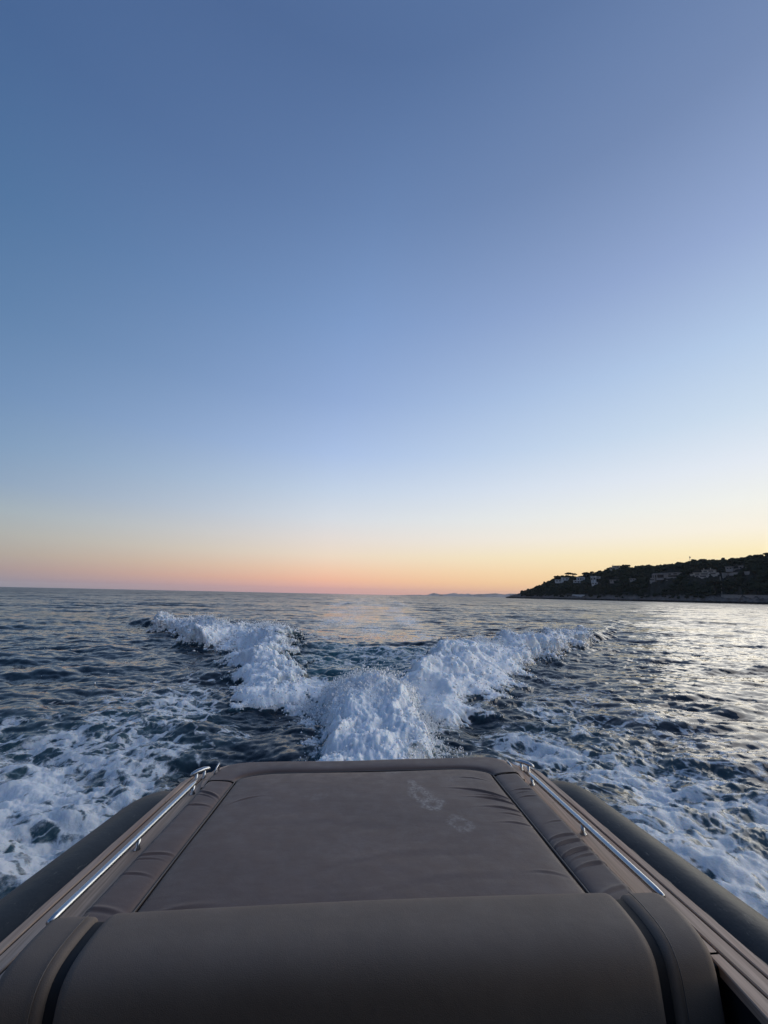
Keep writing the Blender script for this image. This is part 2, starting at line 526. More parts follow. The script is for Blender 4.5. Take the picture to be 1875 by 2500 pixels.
# -- sunpad: side panels
for sg in (-1, 1):
    ns, nt_ = 44, 360
    q = np.linspace(0, 1, ns); y = np.linspace(FWD, 2.404, nt_)
    Q, Y = np.meshgrid(q, y, indexing='ij')
    x0, x1 = seam_x(Y) + .003, outer_x(Y)
    X = x0 + (x1 - x0) * Q
    di = (X - x0); do = (x1 - X)
    Z = PADZ + .012 * (1 - np.exp(-di / .04)) - .012 * np.exp(-di / .008)
    rr = .035
    Z -= rr - np.sqrt(np.clip(rr ** 2 - np.clip(rr - do, 0, rr) ** 2, 0, None))
    Z -= .008 * np.exp(-(2.404 - Y) / .006)
    W = [(.83, 1.83, .07, .005, .10, .007), (.835, 1.79, .085, .006, .16, .009), (.84, 1.735, .09, .006, .20, .011), (.85, 1.70, .06, .004, .15, .005), (.86, 1.655, .07, .006, .08, .008),
         (.82, 2.22, .05, .004, -.10, .005), (.81, 2.15, .045, .004, .02, .004), (.80, 2.19, .03, .003, .06, .003), (.87, 1.53, .09, .008, .18, .005), (.85, 1.93, .05, .005, .05, .003)] if sg > 0 else \
        [(.80, 2.27, .07, .006, .45, .008), (.81, 2.245, .05, .004, .38, .004), (.82, 2.16, .06, .006, .02, .005), (.84, 1.80, .08, .006, -.10, .005), (.85, 1.77, .06, .004, -.04, .003), (.85, 1.69, .06, .005, .05, .004),
         (.87, 1.53, .10, .008, .12, .005), (.86, 1.47, .07, .005, .06, .004)]
    for i_, w in enumerate(W): Z += wrinkle(X, Y, *w[:5], w[5] * .6)
    top = np.stack([X, Y, Z], -1)
    sk = top[-1:].copy(); sk[..., 2] = -1.085
    P = np.concatenate([top, sk], 0)
    if sg < 0: P = P[::-1]
    P[..., 0] *= sg
    padmesh('side_panel', P, M_PADSIDE, pad)

# -- sunpad: aft border, wrapped round both rounded corners
tt = np.linspace(-1, 1, 181)


def resample(path, n):
    path = np.array(path, dtype=float); L = np.r_[0, np.cumsum(np.hypot(*np.diff(path, axis=0).T))]
    t = np.linspace(0, L[-1], n)
    return np.stack([np.interp(t, L, path[:, 0]), np.interp(t, L, path[:, 1])], -1)


xi = np.linspace(-.7151, .7151, 241)
inner = resample(np.stack([xi, seam_back(xi) + .003], -1), 221)
oc = [(-.872, 2.404), (-.872, 2.46), (-.864, 2.52), (-.85, 2.57), (-.825, 2.605), (-.78, 2.626), (-.72, 2.634), (-.6, 2.638), (-.3, 2.638), (0, 2.637),
      (.3, 2.638), (.6, 2.638), (.72, 2.634), (.78, 2.626), (.825, 2.605), (.85, 2.57), (.864, 2.52), (.872, 2.46), (.872, 2.404)]
outer = resample(oc, 221)
# line the corners up
qs = np.linspace(0, 1, 22)
P = []
for q in qs:
    b = inner * (1 - q) + outer * q
    wdt = np.hypot(*(outer - inner).T)
    di = q * wdt; do = (1 - q) * wdt
    z = PADZ + .012 * (1 - np.exp(-di / .03)) - .012 * np.exp(-di / .007)
    rr = .03
    z = z - (rr - np.sqrt(np.clip(rr ** 2 - np.clip(rr - do, 0, rr) ** 2, 0, None)))
    z = z + .002 * np.sin(b[:, 0] * 9) * np.sin(q * 3)
    P.append(np.c_[b, z])
sk = P[-1].copy(); sk[:, 2] = -1.085
P.append(sk)
padmesh('aft_panel', np.array(P)[:, ::-1], M_PADSIDE, pad)
# piping along the seams
yy = np.linspace(FWD, 2.404, 40)
for sg in (-1, 1):
    MB().tube(bl(np.stack([sg * (seam_x(yy) + .0015), yy, np.full(40, -1.001)], -1)) - PADOFF, .0032, 8).build('piping', M_PIPE, pad)
MB().tube(bl(np.c_[resample(np.stack([xi, seam_back(xi) + .0015], -1), 120), np.full(120, -1.003)]) - PADOFF, .003, 8).build('piping', M_PIPE, pad)
for sg in (-1, 1):   # short cross seam at each corner
    MB().tube(bl([(sg * .717, 2.405, -1.002), (sg * .75, 2.404, -.993), (sg * .80, 2.404, -.991)]) - PADOFF, [.003, .002, .0006], 8).build('piping', M_PIPE, pad)

# -- backrest in front of the pad: rounded bolster, main cushion between two side bolsters
PROF = [(1.455, -1.20), (1.462, -1.06), (1.474, -1.0), (1.477, -.972), (1.468, -.957), (1.44, -.950), (1.40, -.947), (1.36, -.947), (1.325, -.949),
        (1.298, -.954), (1.276, -.964), (1.261, -.978), (1.252, -.997), (1.246, -1.025), (1.243, -1.07), (1.238, -1.14), (1.228, -1.25), (1.215, -1.42), (1.205, -1.55)]


def smooth_path(p, n):
    p = np.array(p, float)
    L = np.r_[0, np.cumsum(np.linalg.norm(np.diff(p, axis=0), axis=1))]
    t = np.linspace(0, L[-1], n); q = np.stack([np.interp(t, L, p[:, i]) for i in range(p.shape[1])], -1)
    for _ in range(10): q[1:-1] = (q[:-2] + 2 * q[1:-1] + q[2:]) / 4
    return q


prof = smooth_path(PROF, 110)
tn = np.gradient(prof, axis=0); tn /= np.linalg.norm(tn, axis=1)[:, None]
nrm2 = np.stack([tn[:, 1], -tn[:, 0]], -1)          # outward
if nrm2[55, 1] < 0: nrm2 = -nrm2


def cushion(xa, xb, ra, rb, off, endlow=0.0, bul=.006):
    """sweep the profile from xa to xb; ra, rb: rounding radii at the ends; off: offset along the outward normal"""
    xs = [xa + (ra - ra * math.cos(a)) for a in np.linspace(0, PI / 2, 9)] + list(np.linspace(xa + ra, xb - rb, 60)[1:-1]) + \
         [xb - (rb - rb * math.cos(a)) for a in np.linspace(PI / 2, 0, 9)]
    rows = []
    for x in xs:
        d = 0
        if x < xa + ra: d = ra - math.sqrt(max(0, ra * ra - (xa + ra - x) ** 2))
        if x > xb - rb: d = rb - math.sqrt(max(0, rb * rb - (x - xb + rb) ** 2))
        t = (x - xa) / (xb - xa)
        o = off - d + bul * (1 - (2 * t - 1) ** 2)
        rows.append(np.c_[np.full(len(prof), x), prof + nrm2 * o])
    return np.array(rows)


back = empty('backrest'); back.parent = boat; back.location = tuple(bl(np.array([0, 1.3, -1.4]))); BOFF = np.array(back.location)
MB().grid(bl(cushion(-.802, .802, .034, .034, .0)) - BOFF).build('main_cushion', M_BACK, back)
for sg in (-1, 1):
    MB().grid(bl(cushion(.785, .835, .002, .002, -.016, bul=0) * np.array([sg, 1, 1]))).build('groove_shade', M_BLACK, back).location = -Vector(BOFF)  # black filler strip, paints in the shade of the gap between cushions
    Pc = cushion(.821, .970, .020, .032, -.006, bul=.003)
    if sg < 0: Pc = Pc * np.array([-1, 1, 1])
    o = MB().grid(bl(Pc) - BOFF).build('side_bolster', M_BACK, back)
    # closed outer cheek so that the end is solid
    e = Pc[-1]
    cc = e.mean(0)
    V = [cc] + list(e); F = [(0, i, i + 1) for i in range(1, len(e))] + [(0, len(e), 1)]
    mesh_np('end_cheek', bl(np.array(V)) - BOFF, F, M_BACK, back)
    # stitched line just outside the groove
    ln = np.c_[np.full(len(prof), sg * .850), prof + nrm2 * .001][28:]
    MB().tube(bl(ln[::2]) - BOFF, .0016, 6).build('stitching', M_PIPE, back)
MB().add(bl(np.array([(-.94, 1.42, -1.03), (.94, 1.42, -1.03), (.94, 1.34, -1.03), (-.94, 1.34, -1.03),
                      (-.94, 1.42, -1.6), (.94, 1.42, -1.6), (.94, 1.27, -1.6), (-.94, 1.27, -1.6)])) - BOFF,
         [(0, 1, 2, 3), (4, 7, 6, 5), (0, 4, 5, 1), (1, 5, 6, 2), (2, 6, 7, 3), (3, 7, 4, 0)]).build('backing_board', M_BLACK, back, False)

# -- gunwales: three teak boards each side with dark caulking, bending in at the stern
ZW = -1.03


def board(mb, fa, fb, y0, y1, sg, z=ZW, th=.028, n=60, rnd=None):
    ys = np.linspace(y0, y1, n)
    a = np.array([fa(v) for v in ys]); b = np.array([fb(v) for v in ys])
    if rnd is not None:
        k = np.array([rnd(v) for v in ys]); b = np.minimum(b, k); a = np.minimum(a, k - .002)
    cs = .003
    sec = [(a, z - th), (a, z - cs), (a + cs, z), (b - cs, z), (b, z - cs), (b, z - th)]
    P = np.array([np.stack([sg * xx, ys, np.full(n, zz)], -1) for xx, zz in sec])
    if sg > 0: P = P[::-1]
    mb.grid(bl(P))
    return mb


def stern_round(y):
    if y < 2.45: return 9.0
    t = min(1, (y - 2.45) / .16)
    return 1.040 - .15 * (1 - math.sqrt(max(0, 1 - t * t)))


YF = .25
for sg in (-1, 1):
    gw = empty('gunwale'); gw.parent = boat; gw.location = (0, 0, 0)
    g = .0038
    mid = lambda y: plank_x(y) - .058
    mb = board(MB(), lambda y: plank_x(y) + g, wood_x, YF, 2.60, sg, rnd=stern_round)
    mb.build('teak_board', M_TEAK, gw, False)
    mb = board(MB(), lambda y: mid(y) + g, lambda y: plank_x(y) - g, YF, 2.607, sg, rnd=stern_round)
    mb.build('teak_board', M_TEAK, gw, False)
    mb = board(MB(), lambda y: outer_x(y) + .013 if y > 1.33 else .992, lambda y: mid(y) - g, 1.325, 2.609, sg, rnd=stern_round)
    mb.build('teak_board', M_TEAK, gw, False)
    mb = board(MB(), lambda y: .992 - .045 * (1.3 - y), lambda y: mid(y) - g, YF, 1.318, sg)
    mb.build('teak_board', M_TEAK, gw, False)
    # caulking bed just under the boards
    board(MB(), lambda y: outer_x(y) + .004 if y > 1.3 else .995, lambda y: wood_x(y) - .004, YF, 2.60, sg, z=ZW - .006, th=.02, rnd=stern_round).build('caulking', M_BLACK, gw, False)

# pale deck edge showing round the aft corners of the pad
for sg in (-1, 1):
    o2 = np.array([(.876, 2.38), (.880, 2.46), (.874, 2.53), (.86, 2.585), (.83, 2.622), (.785, 2.645), (.72, 2.654), (.5, 2.658)])
    i2 = o2 + np.array([(.012, 0), (.03, .002), (.034, .008), (.03, .018), (.02, .024), (.008, .022), (.0, .014), (0, .01)])
    A = resample(o2, 40); B = resample(i2, 40)
    P = np.array([np.c_[A, np.full(40, -1.05)], np.c_[A, np.full(40, -1.012)], np.c_[B, np.full(40, -1.014)], np.c_[B, np.full(40, -1.06)]])
    P[..., 0] *= sg
    if sg < 0: P = P[::-1]
    MB().grid(bl(P)).build('deck_edge', M_TEAK2, boat, False)

# -- handrails
for sg in (-1, 1):
    hr = empty('handrail'); hr.parent = boat
    rx = lambda y: .913 - .072 * (y - 2.366)
    ys = np.linspace(2.385, 1.465, 30)
    path = bl(np.stack([sg * np.array([rx(v) for v in ys]), ys, np.full(30, -.982)], -1))
    rad = [.006, .0105] + [.0125] * 26 + [.012, .008]
    MB().tube(path, rad, 16).build('rail', M_STEEL, hr)
    for py in (2.35, 1.90):
        p = bl(np.array([(sg * (rx(py) + .004), py, -1.032), (sg * (rx(py) + .004), py, -1.027), (sg * (rx(py) + .003), py, -1.018), (sg * rx(py), py, -.985)]))
        MB().tube(p, [.016, .015, .0085, .0085], 12).build('post', M_STEEL, hr)

# -- cleats (two legs and a horn bar) and small bails
for sg in (-1, 1):
    cl = empty('cleat'); cl.parent = boat; cl.location = tuple(bl(np.array([sg * .945, 2.515, ZW]))); cl.rotation_euler = (0, 0, sg * R(40))
    L = .062
    bar = [(0, -L, .040), (0, -L * .8, .046), (0, -L * .35, .050), (0, L * .35, .050), (0, L * .8, .046), (0, L, .040)]
    o = MB().tube(bar, [.004, .009, .0115, .0115, .009, .004], 14).build('horn', M_STEEL, cl)
    o.scale = (1.25, 1, 1)
    for yv in (-.024, .024):
        MB().tube([(0, yv, -.002), (0, yv, .004), (0, yv, .012), (0, yv, .046)], [.014, .013, .0085, .009], 12).build('leg', M_STEEL, cl)
for sg in (-1, 1):
    a = np.linspace(0, PI, 14)
    p = bl(np.stack([np.full(14, sg * .868) - sg * .012 * np.sin(a), 2.545 + .036 * np.cos(a), -1.02 + (.055 if sg < 0 else .03) * np.sin(a) ** .6], -1))
    MB().tube(p, .0052, 10).build('bail', M_STEEL, boat)

# -- inflatable tubes, with lacing flaps where they meet the gunwale
TR = .17
tube_off = lambda y: -.044 - .042 * (y - 1.8)
for sg in (-1, 1):
    ys = np.r_[np.linspace(-2.2, 2.30, 60), np.linspace(2.33, 2.64, 16)]
    rad = []; pts = []
    for y in ys:
        k = 1.0 if y < 2.30 else math.sqrt(max(0.0004, 1 - ((y - 2.30) / .341) ** 2))
        r = TR * k
        x = wood_x(max(y, -1)) + TR + tube_off(max(y, -1)) + min(0, y + 1) * .15
        if y > 2.25: x -= .30 * (y - 2.25) ** 2
        pts.append((sg * x, y, -1.045 - TR)); rad.append(r * S)
    tb = empty('tube'); tb.parent = boat
    MB().tube(bl(np.array(pts)), rad, 48).build('air_tube', M_TUBE, tb)
    for yb in ():
        r = TR + .0025
        x = wood_x(yb) + TR - .03
        MB().tube(bl(np.array([(sg * (x + .001), yb - .02, -1.045 - TR), (sg * x, yb + .02, -1.045 - TR)])), [r * S, r * S], 48, False).build('seam_band', M_TUBE, tb)
    for k, yb in enumerate(np.arange(2.13, .4, -.165)):
        # scalloped flap: a dark half-lens lying in the angle between tube and board
        n = 14
        a = np.linspace(-1, 1, n)
        yv = yb + a * .062
        h = np.sqrt(np.clip(1 - a * a, 0, 1)) ** 1.3
        wx = np.array([wood_x(v) for v in yv])
        P = np.array([np.stack([sg * (wx - .006), yv, np.full(n, -1.062)], -1),
                      np.stack([sg * (wx + .001 + .003 * h), yv, -1.056 + .012 * h], -1),
                      np.stack([sg * (wx + .004 + .016 * h), yv, -1.054 + .008 * h], -1),
                      np.stack([sg * (wx + .006 + .020 * h), yv, -1.085 + .004 * h], -1)])
        if sg > 0: P = P[::-1]
        MB().grid(bl(P)).build('lacing_flap', M_RUBBER, tb)

# -- hull, deck under the pad, dark cockpit ahead of the backrest
ys = np.linspace(-2.6, 2.58, 30)
prof_h = [(1.0, -1.06), (1.0, -1.25), (.93, -1.55), (.80, -1.82), (.35, -2.05), (0, -2.12)]
rows = []
for y in ys:
    hw = wood_x(max(y, -.6)) - .035
    rows.append([(px * hw, y, pz) for px, pz in prof_h] + [(-px * hw, y, pz) for px, pz in prof_h[::-1][1:]])
rows = np.array(rows)
hb = MB().grid(bl(rows))
tr = rows[-1]; c = np.array([[0, tr[0][1], -1.06]])
hb.add(bl(np.concatenate([c, tr])), [(0, i, i + 1) for i in range(1, len(tr))])
hb.build('hull', M_DARK, boat)
MB().box(-.93 * S, .93 * S, (1.40 - Y0) * S, (2.60 - Y0) * S, (-1.13 + ZB) * S, (-1.088 + ZB) * S).build('deck', M_DARK, boat, False)
for sg in (-1, 1):
    xs = sorted((sg * .996 * S, sg * 1.035 * S))
    MB().box(xs[0], xs[1], (YF - Y0) * S, (1.40 - Y0) * S, (-1.85 + ZB) * S, (-1.062 + ZB) * S).build('cockpit_side', M_DARK, boat, False)
MB().box(-.99 * S, .99 * S, (-2.0 - Y0) * S, (1.40 - Y0) * S, (-1.90 + ZB) * S, (-1.855 + ZB) * S).build('cockpit_floor', M_DARK, boat, False)
MB().box(-.94 * S, .94 * S, (.72 - Y0) * S, (1.14 - Y0) * S, (-1.84 + ZB) * S, (-1.50 + ZB) * S).build('bench_seat', M_BACK, boat, False)

# -- forward part: seat boxes, plus unseen blocks and slab added to shade the backrest
MB().box(-.95 * S, .95 * S, (-.45 - Y0) * S, (.38 - Y0) * S, (-1.855 + ZB) * S, (-.42 + ZB) * S).build('shade_block', M_DARK, boat, False)  # unseen block, added to keep low light off the backrest front
for sg in (-1, 1):
    xs = sorted((sg * .72 * S, sg * .93 * S))
    MB().box(xs[0], xs[1], (.38 - Y0) * S, (1.10 - Y0) * S, (-1.855 + ZB) * S, (-1.12 + ZB) * S).build('seat_box', M_DARK, boat, False)
MB().box(-.45 * S, .45 * S, (-1.5 - Y0) * S, (-.75 - Y0) * S, (-1.855 + ZB) * S, (-.80 + ZB) * S).build('rear_shade_block', M_DARK, boat, False)  # unseen as well, added to block light from ahead
MB().box(-.85 * S, .85 * S, (-3.0 - Y0) * S, (.06 - Y0) * S, (.36 + ZB) * S, (.44 + ZB) * S).build('shade_slab', M_DARK, boat, False)  # unseen overhead slab, added to darken the backrest front
for sg in (-1, 1):
    for yv in (-2.6, -.6):
        MB().tube(bl(np.array([(sg * .92, yv, -1.03), (sg * .88, yv, -.3), (sg * .80, yv, .37)])), .028, 12).build('shade_slab_post', M_STEEL, boat)

# ------------------------------------------------------------------ the sea: one sheet, finest near the boat, reaching the horizon
def fft_freq(N, L):
    k = np.fft.fftfreq(N, d=L / N) * 2 * PI
    return np.meshgrid(k, k, indexing='ij')


TN = 1024


class Ocean:
    """a periodic patch of wind waves; lev(c) keeps only wavelengths longer than c"""
    def __init__(s, L, peak, rms, wdir, seed, short=.1, spread=.25):
        g = np.random.default_rng(seed); s.L = L
        s.kx, s.ky = fft_freq(TN, L); s.k = np.hypot(s.kx, s.ky); s.k[0, 0] = 1
        kp = 2 * PI / peak
        cosd = (s.kx * math.cos(wdir) + s.ky * math.sin(wdir)) / s.k
        E = s.k ** -3.7 * np.exp(-1.1 * (kp / s.k) ** 2) * np.exp(-(s.k * short / (2 * PI)) ** 2) * (spread + np.maximum(cosd, 0) ** 4 + .5 * np.minimum(cosd, 0) ** 4)
        E[0, 0] = 0
        s.H = np.sqrt(E) * (g.normal(size=E.shape) + 1j * g.normal(size=E.shape))
        h = np.fft.ifft2(s.H).real; s.H *= rms / h.std()

    def lev(s, c):
        f = 1.0 if c <= 0 else np.exp(-(s.k * c / (2 * PI)) ** 4)
        H = s.H * f
        return [np.fft.ifft2(q).real.astype(np.float32) for q in (H, -1j * s.kx / s.k * H, -1j * s.ky / s.k * H)]


def samp(T, x, y, L):
    n = T.shape[0]
    u = (x / L) % 1.0 * n; v = (y / L) % 1.0 * n
    i = np.floor(u).astype(np.int32); j = np.floor(v).astype(np.int32)
    fu = (u - i).astype(np.float32); fv = (v - j).astype(np.float32)
    i %= n; j %= n; i1 = (i + 1) % n; j1 = (j + 1) % n
    return (T[i, j] * (1 - fu) + T[i1, j] * fu) * (1 - fv) + (T[i, j1] * (1 - fu) + T[i1, j1] * fu) * fv


def fbm_tile(seed, beta, lo, hi, N=512):
    g = np.random.default_rng(seed)
    k = np.fft.fftfreq(N) * N
    kx, ky = np.meshgrid(k, k, indexing='ij'); kk = np.hypot(kx, ky); kk[0, 0] = 1
    A = kk ** (-beta) * (kk >= lo) * (kk <= hi); A[0, 0] = 0
    t = np.fft.ifft2(A * np.exp(2j * PI * g.random((N, N)))).real
    return (t / t.std()).astype(np.float32)


def puff_tile(seed, cells, N=768):
    """rounded lumps like the head of a cauliflower: highest of many overlapping domes, 0..1"""
    g = np.random.default_rng(seed)
    px = g.random((cells, cells)); py = g.random((cells, cells)); pr = .55 + .55 * g.random((cells, cells))
    c = np.arange(N) / N * cells
    X, Y = np.meshgrid(c, c, indexing='ij')
    ci, cj = np.floor(X).astype(int), np.floor(Y).astype(int)
    best = np.zeros((N, N))
    for a in (-1, 0, 1):
        for b in (-1, 0, 1):
            i, j = ci + a, cj + b
            im, jm = i % cells, j % cells
            d2 = (X - i - px[im, jm]) ** 2 + (Y - j - py[im, jm]) ** 2
            best = np.maximum(best, pr[im, jm] * np.sqrt(np.clip(1 - d2 / (pr[im, jm] ** 2), 0, None)))
    return best.astype(np.float32)


def poly_near(px, py, pts, val=None):
    """distance to a polyline, side (>0: left of travel), and a value interpolated along it"""
    best = np.full(px.shape, 1e9, np.float32); side = np.zeros(px.shape, np.float32); out = np.zeros(px.shape, np.float32)
    for i in range(len(pts) - 1):
        (ax, ay), (bx, by) = pts[i], pts[i + 1]
        ex, ey = bx - ax, by - ay; l2 = ex * ex + ey * ey
        t = np.clip(((px - ax) * ex + (py - ay) * ey) / l2, 0, 1)
        d = np.hypot(px - ax - t * ex, py - ay - t * ey)
        m = d < best
        best = np.where(m, d, best)
        side = np.where(m, ex * (py - ay) - ey * (px - ax), side)
        if val is not None: out = np.where(m, val[i] + (val[i + 1] - val[i]) * t, out)
    return best, np.sign(side), out


def poly_in(px, py, pts):
    """signed distance to a closed polygon, positive inside"""
    P = list(pts) + [pts[0]]
    d, _, _ = poly_near(px, py, P)
    c = np.zeros(px.shape, bool)
    for i in range(len(P) - 1):
        (ax, ay), (bx, by) = P[i], P[i + 1]
        if ay == by: continue
        m = ((ay > py) != (by > py)) & (px < (bx - ax) * (py - ay) / (by - ay) + ax)
        c ^= m
    return np.where(c, d, -d)


def build_sea():
    fine = R(58)
    th = np.r_[np.linspace(-fine, fine, 1500), np.linspace(fine, 2 * PI - fine, 122)[1:-1]]
    r = [1.0]
    while r[-1] < 3.0: r.append(r[-1] * 1.03)
    while r[-1] < 36: r.append(r[-1] * 1.0044)
    while r[-1] < 320: r.append(r[-1] * 1.0056)
    while r[-1] < 21000: r.append(r[-1] * 1.0125)
    r = np.array(r)
    nr, nc = len(r), len(th)
    RR, TH = np.meshgrid(r, th, indexing='ij')
    X = (RR * np.sin(TH)).astype(np.float32).ravel(); Y = (RR * np.cos(TH)).astype(np.float32).ravel()
    dr = np.gradient(r)
    cell = np.maximum(np.repeat(dr, nc), .35 * RR.ravel() * np.tile(np.gradient(th), nr)).astype(np.float32)
    nearw = RR.ravel() < 75
    Z = np.zeros_like(X); DX = np.zeros_like(X); DY = np.zeros_like(X)
    # wind sea and a low swell
    for oc, ox, chop, rot in ((Ocean(61.0, 2.3, .026, R(80), 3, .12, .05), 11.0, .85, 0.0), (Ocean(23.0, .75, .0080, R(98), 9, .05, .06), 3.0, .8, .12), (Ocean(173.0, 8.0, .040, R(95), 5, .8, .1), 40.0, .5, 0.1)):
        cuts = [0, .3, .6, 1.2, 2.4, 4.8, 9.6, 19.2]
        want = np.log2(np.maximum(cell * 1.7, .15) / .3) + 1
        want = np.clip(want, 0, len(cuts) - 1 + .999)
        cs, sn = math.cos(rot), math.sin(rot)
        for li, cut in enumerate(cuts):
            w = np.clip(1 - np.abs(want - li), 0, 1)
            m = w > 0
            if not m.any(): continue
            T = oc.lev(cut)
            xx, yy = X[m] * cs - Y[m] * sn + ox, X[m] * sn + Y[m] * cs - ox
            Z[m] += samp(T[0], xx, yy, oc.L) * w[m]
            gx, gy = samp(T[1], xx, yy, oc.L) * chop, samp(T[2], xx, yy, oc.L) * chop
            DX[m] += (gx * cs + gy * sn) * w[m]; DY[m] += (-gx * sn + gy * cs) * w[m]
    ripple = np.clip(np.log2(np.maximum(cell, .03) / .05) / 5.0, 0, 1).astype(np.float32)
    lee = sstep(3.6, 2.2, np.abs(X)) * sstep(10, 7.5, Y) * sstep(-3, 1, Y)
    ripple = np.clip(ripple + .45 * lee, 0, 1).astype(np.float32)
    n = len(X)
    foam = np.zeros(n, np.float32); aer = np.zeros(n, np.float32); calm = np.zeros(n, np.float32); solid = np.zeros(n, np.float32)
    x, y = X[nearw], Y[nearw]
    wav = np.ones_like(x)

    # --- wake shape
    F1, F2, F3 = fbm_tile(1, 2.2, 2, 60), fbm_tile(2, 2.1, 3, 90), fbm_tile(3, 2.0, 6, 120)
    PU1, PU2 = puff_tile(4, 14), puff_tile(5, 14)
    ej = .10 * samp(F3, x, y, 2.6); ej2 = .10 * samp(F3, x + 1, y + 3, 2.6)
    nz = samp(F1, x, y, 9.0); nz2 = samp(F2, x + 3, y, 4.0)
    xw = x + .22 * nz + .10 * nz2; yw = y + .22 * samp(F1, x + 4.4, y - 2, 9.0) + .10 * samp(F2, x, y + 7, 4.0)
    crest = [(-40, 60), (-26, 40), (-18, 30), (-12.6, 23.9), (-9.6, 20.5), (-6.85, 18.2), (-5.2, 17.6), (-3.9, 16.6), (-2.6, 15.0), (-1.2, 15.0), (.1, 15.4), (1.3, 14.6),
             (2.75, 14.2), (4.2, 15.4), (5.86, 16.2), (7.3, 18), (9.8, 20.6), (14, 26), (21, 37), (32, 55)]
    amp = [.03, .10, .20, .40, .46, .5, .5, .5, .40, .36, .36, .40, .48, .5, .46, .40, .34, .20, .10, .03]
    foot = [(-38, 52), (-24, 34.5), (-16.5, 26), (-11.6, 21.4), (-7.4, 15.7), (-5.4, 13.7), (-3.9, 10.5), (-2.85, 8.7), (-1.9, 8.0), (-1.2, 8.3), (-.3, 9.0), (.5, 8.4),
            (.95, 7.4), (1.7, 7.6), (1.95, 8.3), (2.8, 9.2), (4.6, 12.3), (6.0, 14.4), (9.3, 18.4), (12.8, 22.6), (20, 33), (31, 50)]
    dc, sc, A = poly_near(xw, yw, crest, amp)
    df, sf, _ = poly_near(xw, yw, foot)
    onface = (sc < 0) & (sf > 0)
    t = np.where(onface, df / (df + dc + 1e-4), 0)
    h = np.where(onface, A * sstep(-.08, 1.0, t) ** .72, 0)
    h = np.where(sc >= 0, A * np.exp(-(dc / 2.6) ** 2), h)
    h = np.where((sf <= 0) & (sc < 0), -.055 * (df / .9) * np.exp(1 - df / .9) * sstep(.05, .3, A), h)
    # hollow left by the hull on both sides of the rooster tail
    xc = -.05 - .045 * (y - 4.5)
    h += -.08 * np.exp(-((np.abs(x - xc) - 1.75) / .55) ** 2) * sstep(9, 7, y) * sstep(-6, 3, y)
    # rooster tail
    yk = [0, 3.2, 4.5, 5.6, 6.6, 7.3, 7.9, 8.5, 9.3, 10]
    ph = np.interp(y + .25 * nz, yk, [.1, .2, .28, .44, .64, .76, .72, .36, .06, 0])
    hw = np.interp(y, [3, 5.4, 7.7, 9], [.62, .74, .90, 1.0])
    u = np.abs((xw * .6 + x * .4) - xc) / hw
    core = np.clip(1 - u ** 2.4, 0, 1)
    h = np.maximum(h, 0) * 1.0 + np.minimum(h, 0) + ph * core * .95
    # long stern-quarter waves crossing the flat water each side
    side = sstep(4.5, 8, np.abs(x)) * sstep(3, 8, y) * np.exp(-((y - 16) / 16) ** 2)
    ph1 = (y * .93 + np.abs(x) * .30) * 2 * PI / 3.1 + .8 * samp(F1, x * .3, y * .3, 9.0)
    sw = np.sin(ph1) * .5 + .5
    h += np.where(x < 0, .105, .04) * side * (sw ** 1.7 - .35) * np.clip(.75 + .45 * samp(F1, x * .35, y * .6, 9.0), 0, 1.6)

    # --- where the foam lies
    def region(pts, soft, jit=.18, inset=0.0):
        return sstep(-soft, soft, poly_in(x + jit * nz + jit * .8 * nz2 + ej, y + jit * 1.2 * samp(F1, x + 4.4, y - 2, 9.0) + jit * .8 * samp(F2, x, y + 7, 4.0) + ej2, pts) - inset)
    L_arm = [(-.9, 7.4), (-1.9, 7.9), (-2.4, 8.05), (-2.85, 8.6), (-3.9, 10.4), (-5.4, 13.6), (-7.3, 15.6), (-9.5, 18.6), (-11.8, 21.2), (-13.9, 24.4), (-12.8, 25.0), (-9.6, 21.3), (-6.85, 18.8),
             (-5.2, 18.3), (-3.9, 17.3), (-2.9, 15.6), (-2.6, 13), (-2.2, 11), (-1.7, 9.7), (-1.2, 9.2)]
    R_arm = [(.7, 7.0), (1.3, 7.3), (1.7, 7.5), (1.95, 8.2), (2.8, 9.1), (4.6, 12.2), (6.0, 14.3), (9.3, 18.3), (11.6, 21.2), (11.4, 22.2), (9.8, 21.2), (7.3, 18.6), (5.9, 16.8), (4.2, 16.0),
             (2.9, 14.8), (1.9, 12.8), (1.1, 10.8), (.5, 9.5), (.2, 8.7)]
    plume = [(-.76, 2.5), (-.88, 4.5), (-1.0, 5.4), (-1.15, 6.4), (-1.4, 7.7), (-1.3, 8.6), (-.6, 9.1), (.2, 9.1), (.7, 8.5), (.80, 7.2), (.62, 6), (.55, 5), (.5, 2.5)]
    la, ra, pl = region(L_arm, .30, .18, .30), region(R_arm, .30, .18, .26), region(plume, .22, .12)
    lace_r = region([(.4, 2.5), (.45, 5), (.55, 6), (.75, 7.6), (1.2, 7.4), (1.0, 6.4), (.98, 5), (.95, 2.5)], .25, .1)
    sheetL = region([(-12, 2.5), (-8, 5.6), (-5.7, 6.7), (-5.1, 7.1), (-4.7, 7.9), (-4.1, 8.5), (-3.3, 8.7), (-2.85, 7.9), (-2.45, 6.3), (-2.25, 5.3), (-2.0, 4.2), (-1.7, 2.5), (-1.5, -6), (-12, -6)], .7, .25)
    sheetR = region([(1.5, -6), (1.8, 2), (2.0, 4), (2.1, 5.3), (2.4, 6.6), (2.8, 8.0), (3.3, 8.6), (3.7, 8.2), (3.8, 7), (4.0, 5.6), (4.5, 4.6), (5.8, 3.6), (9, 2.2), (10, -6)], .8, .25)
    sparseL = region([(-6.5, 7), (-5.6, 9), (-5.2, 12), (-4.2, 10.6), (-3.0, 8.8), (-2.6, 7)], .8)
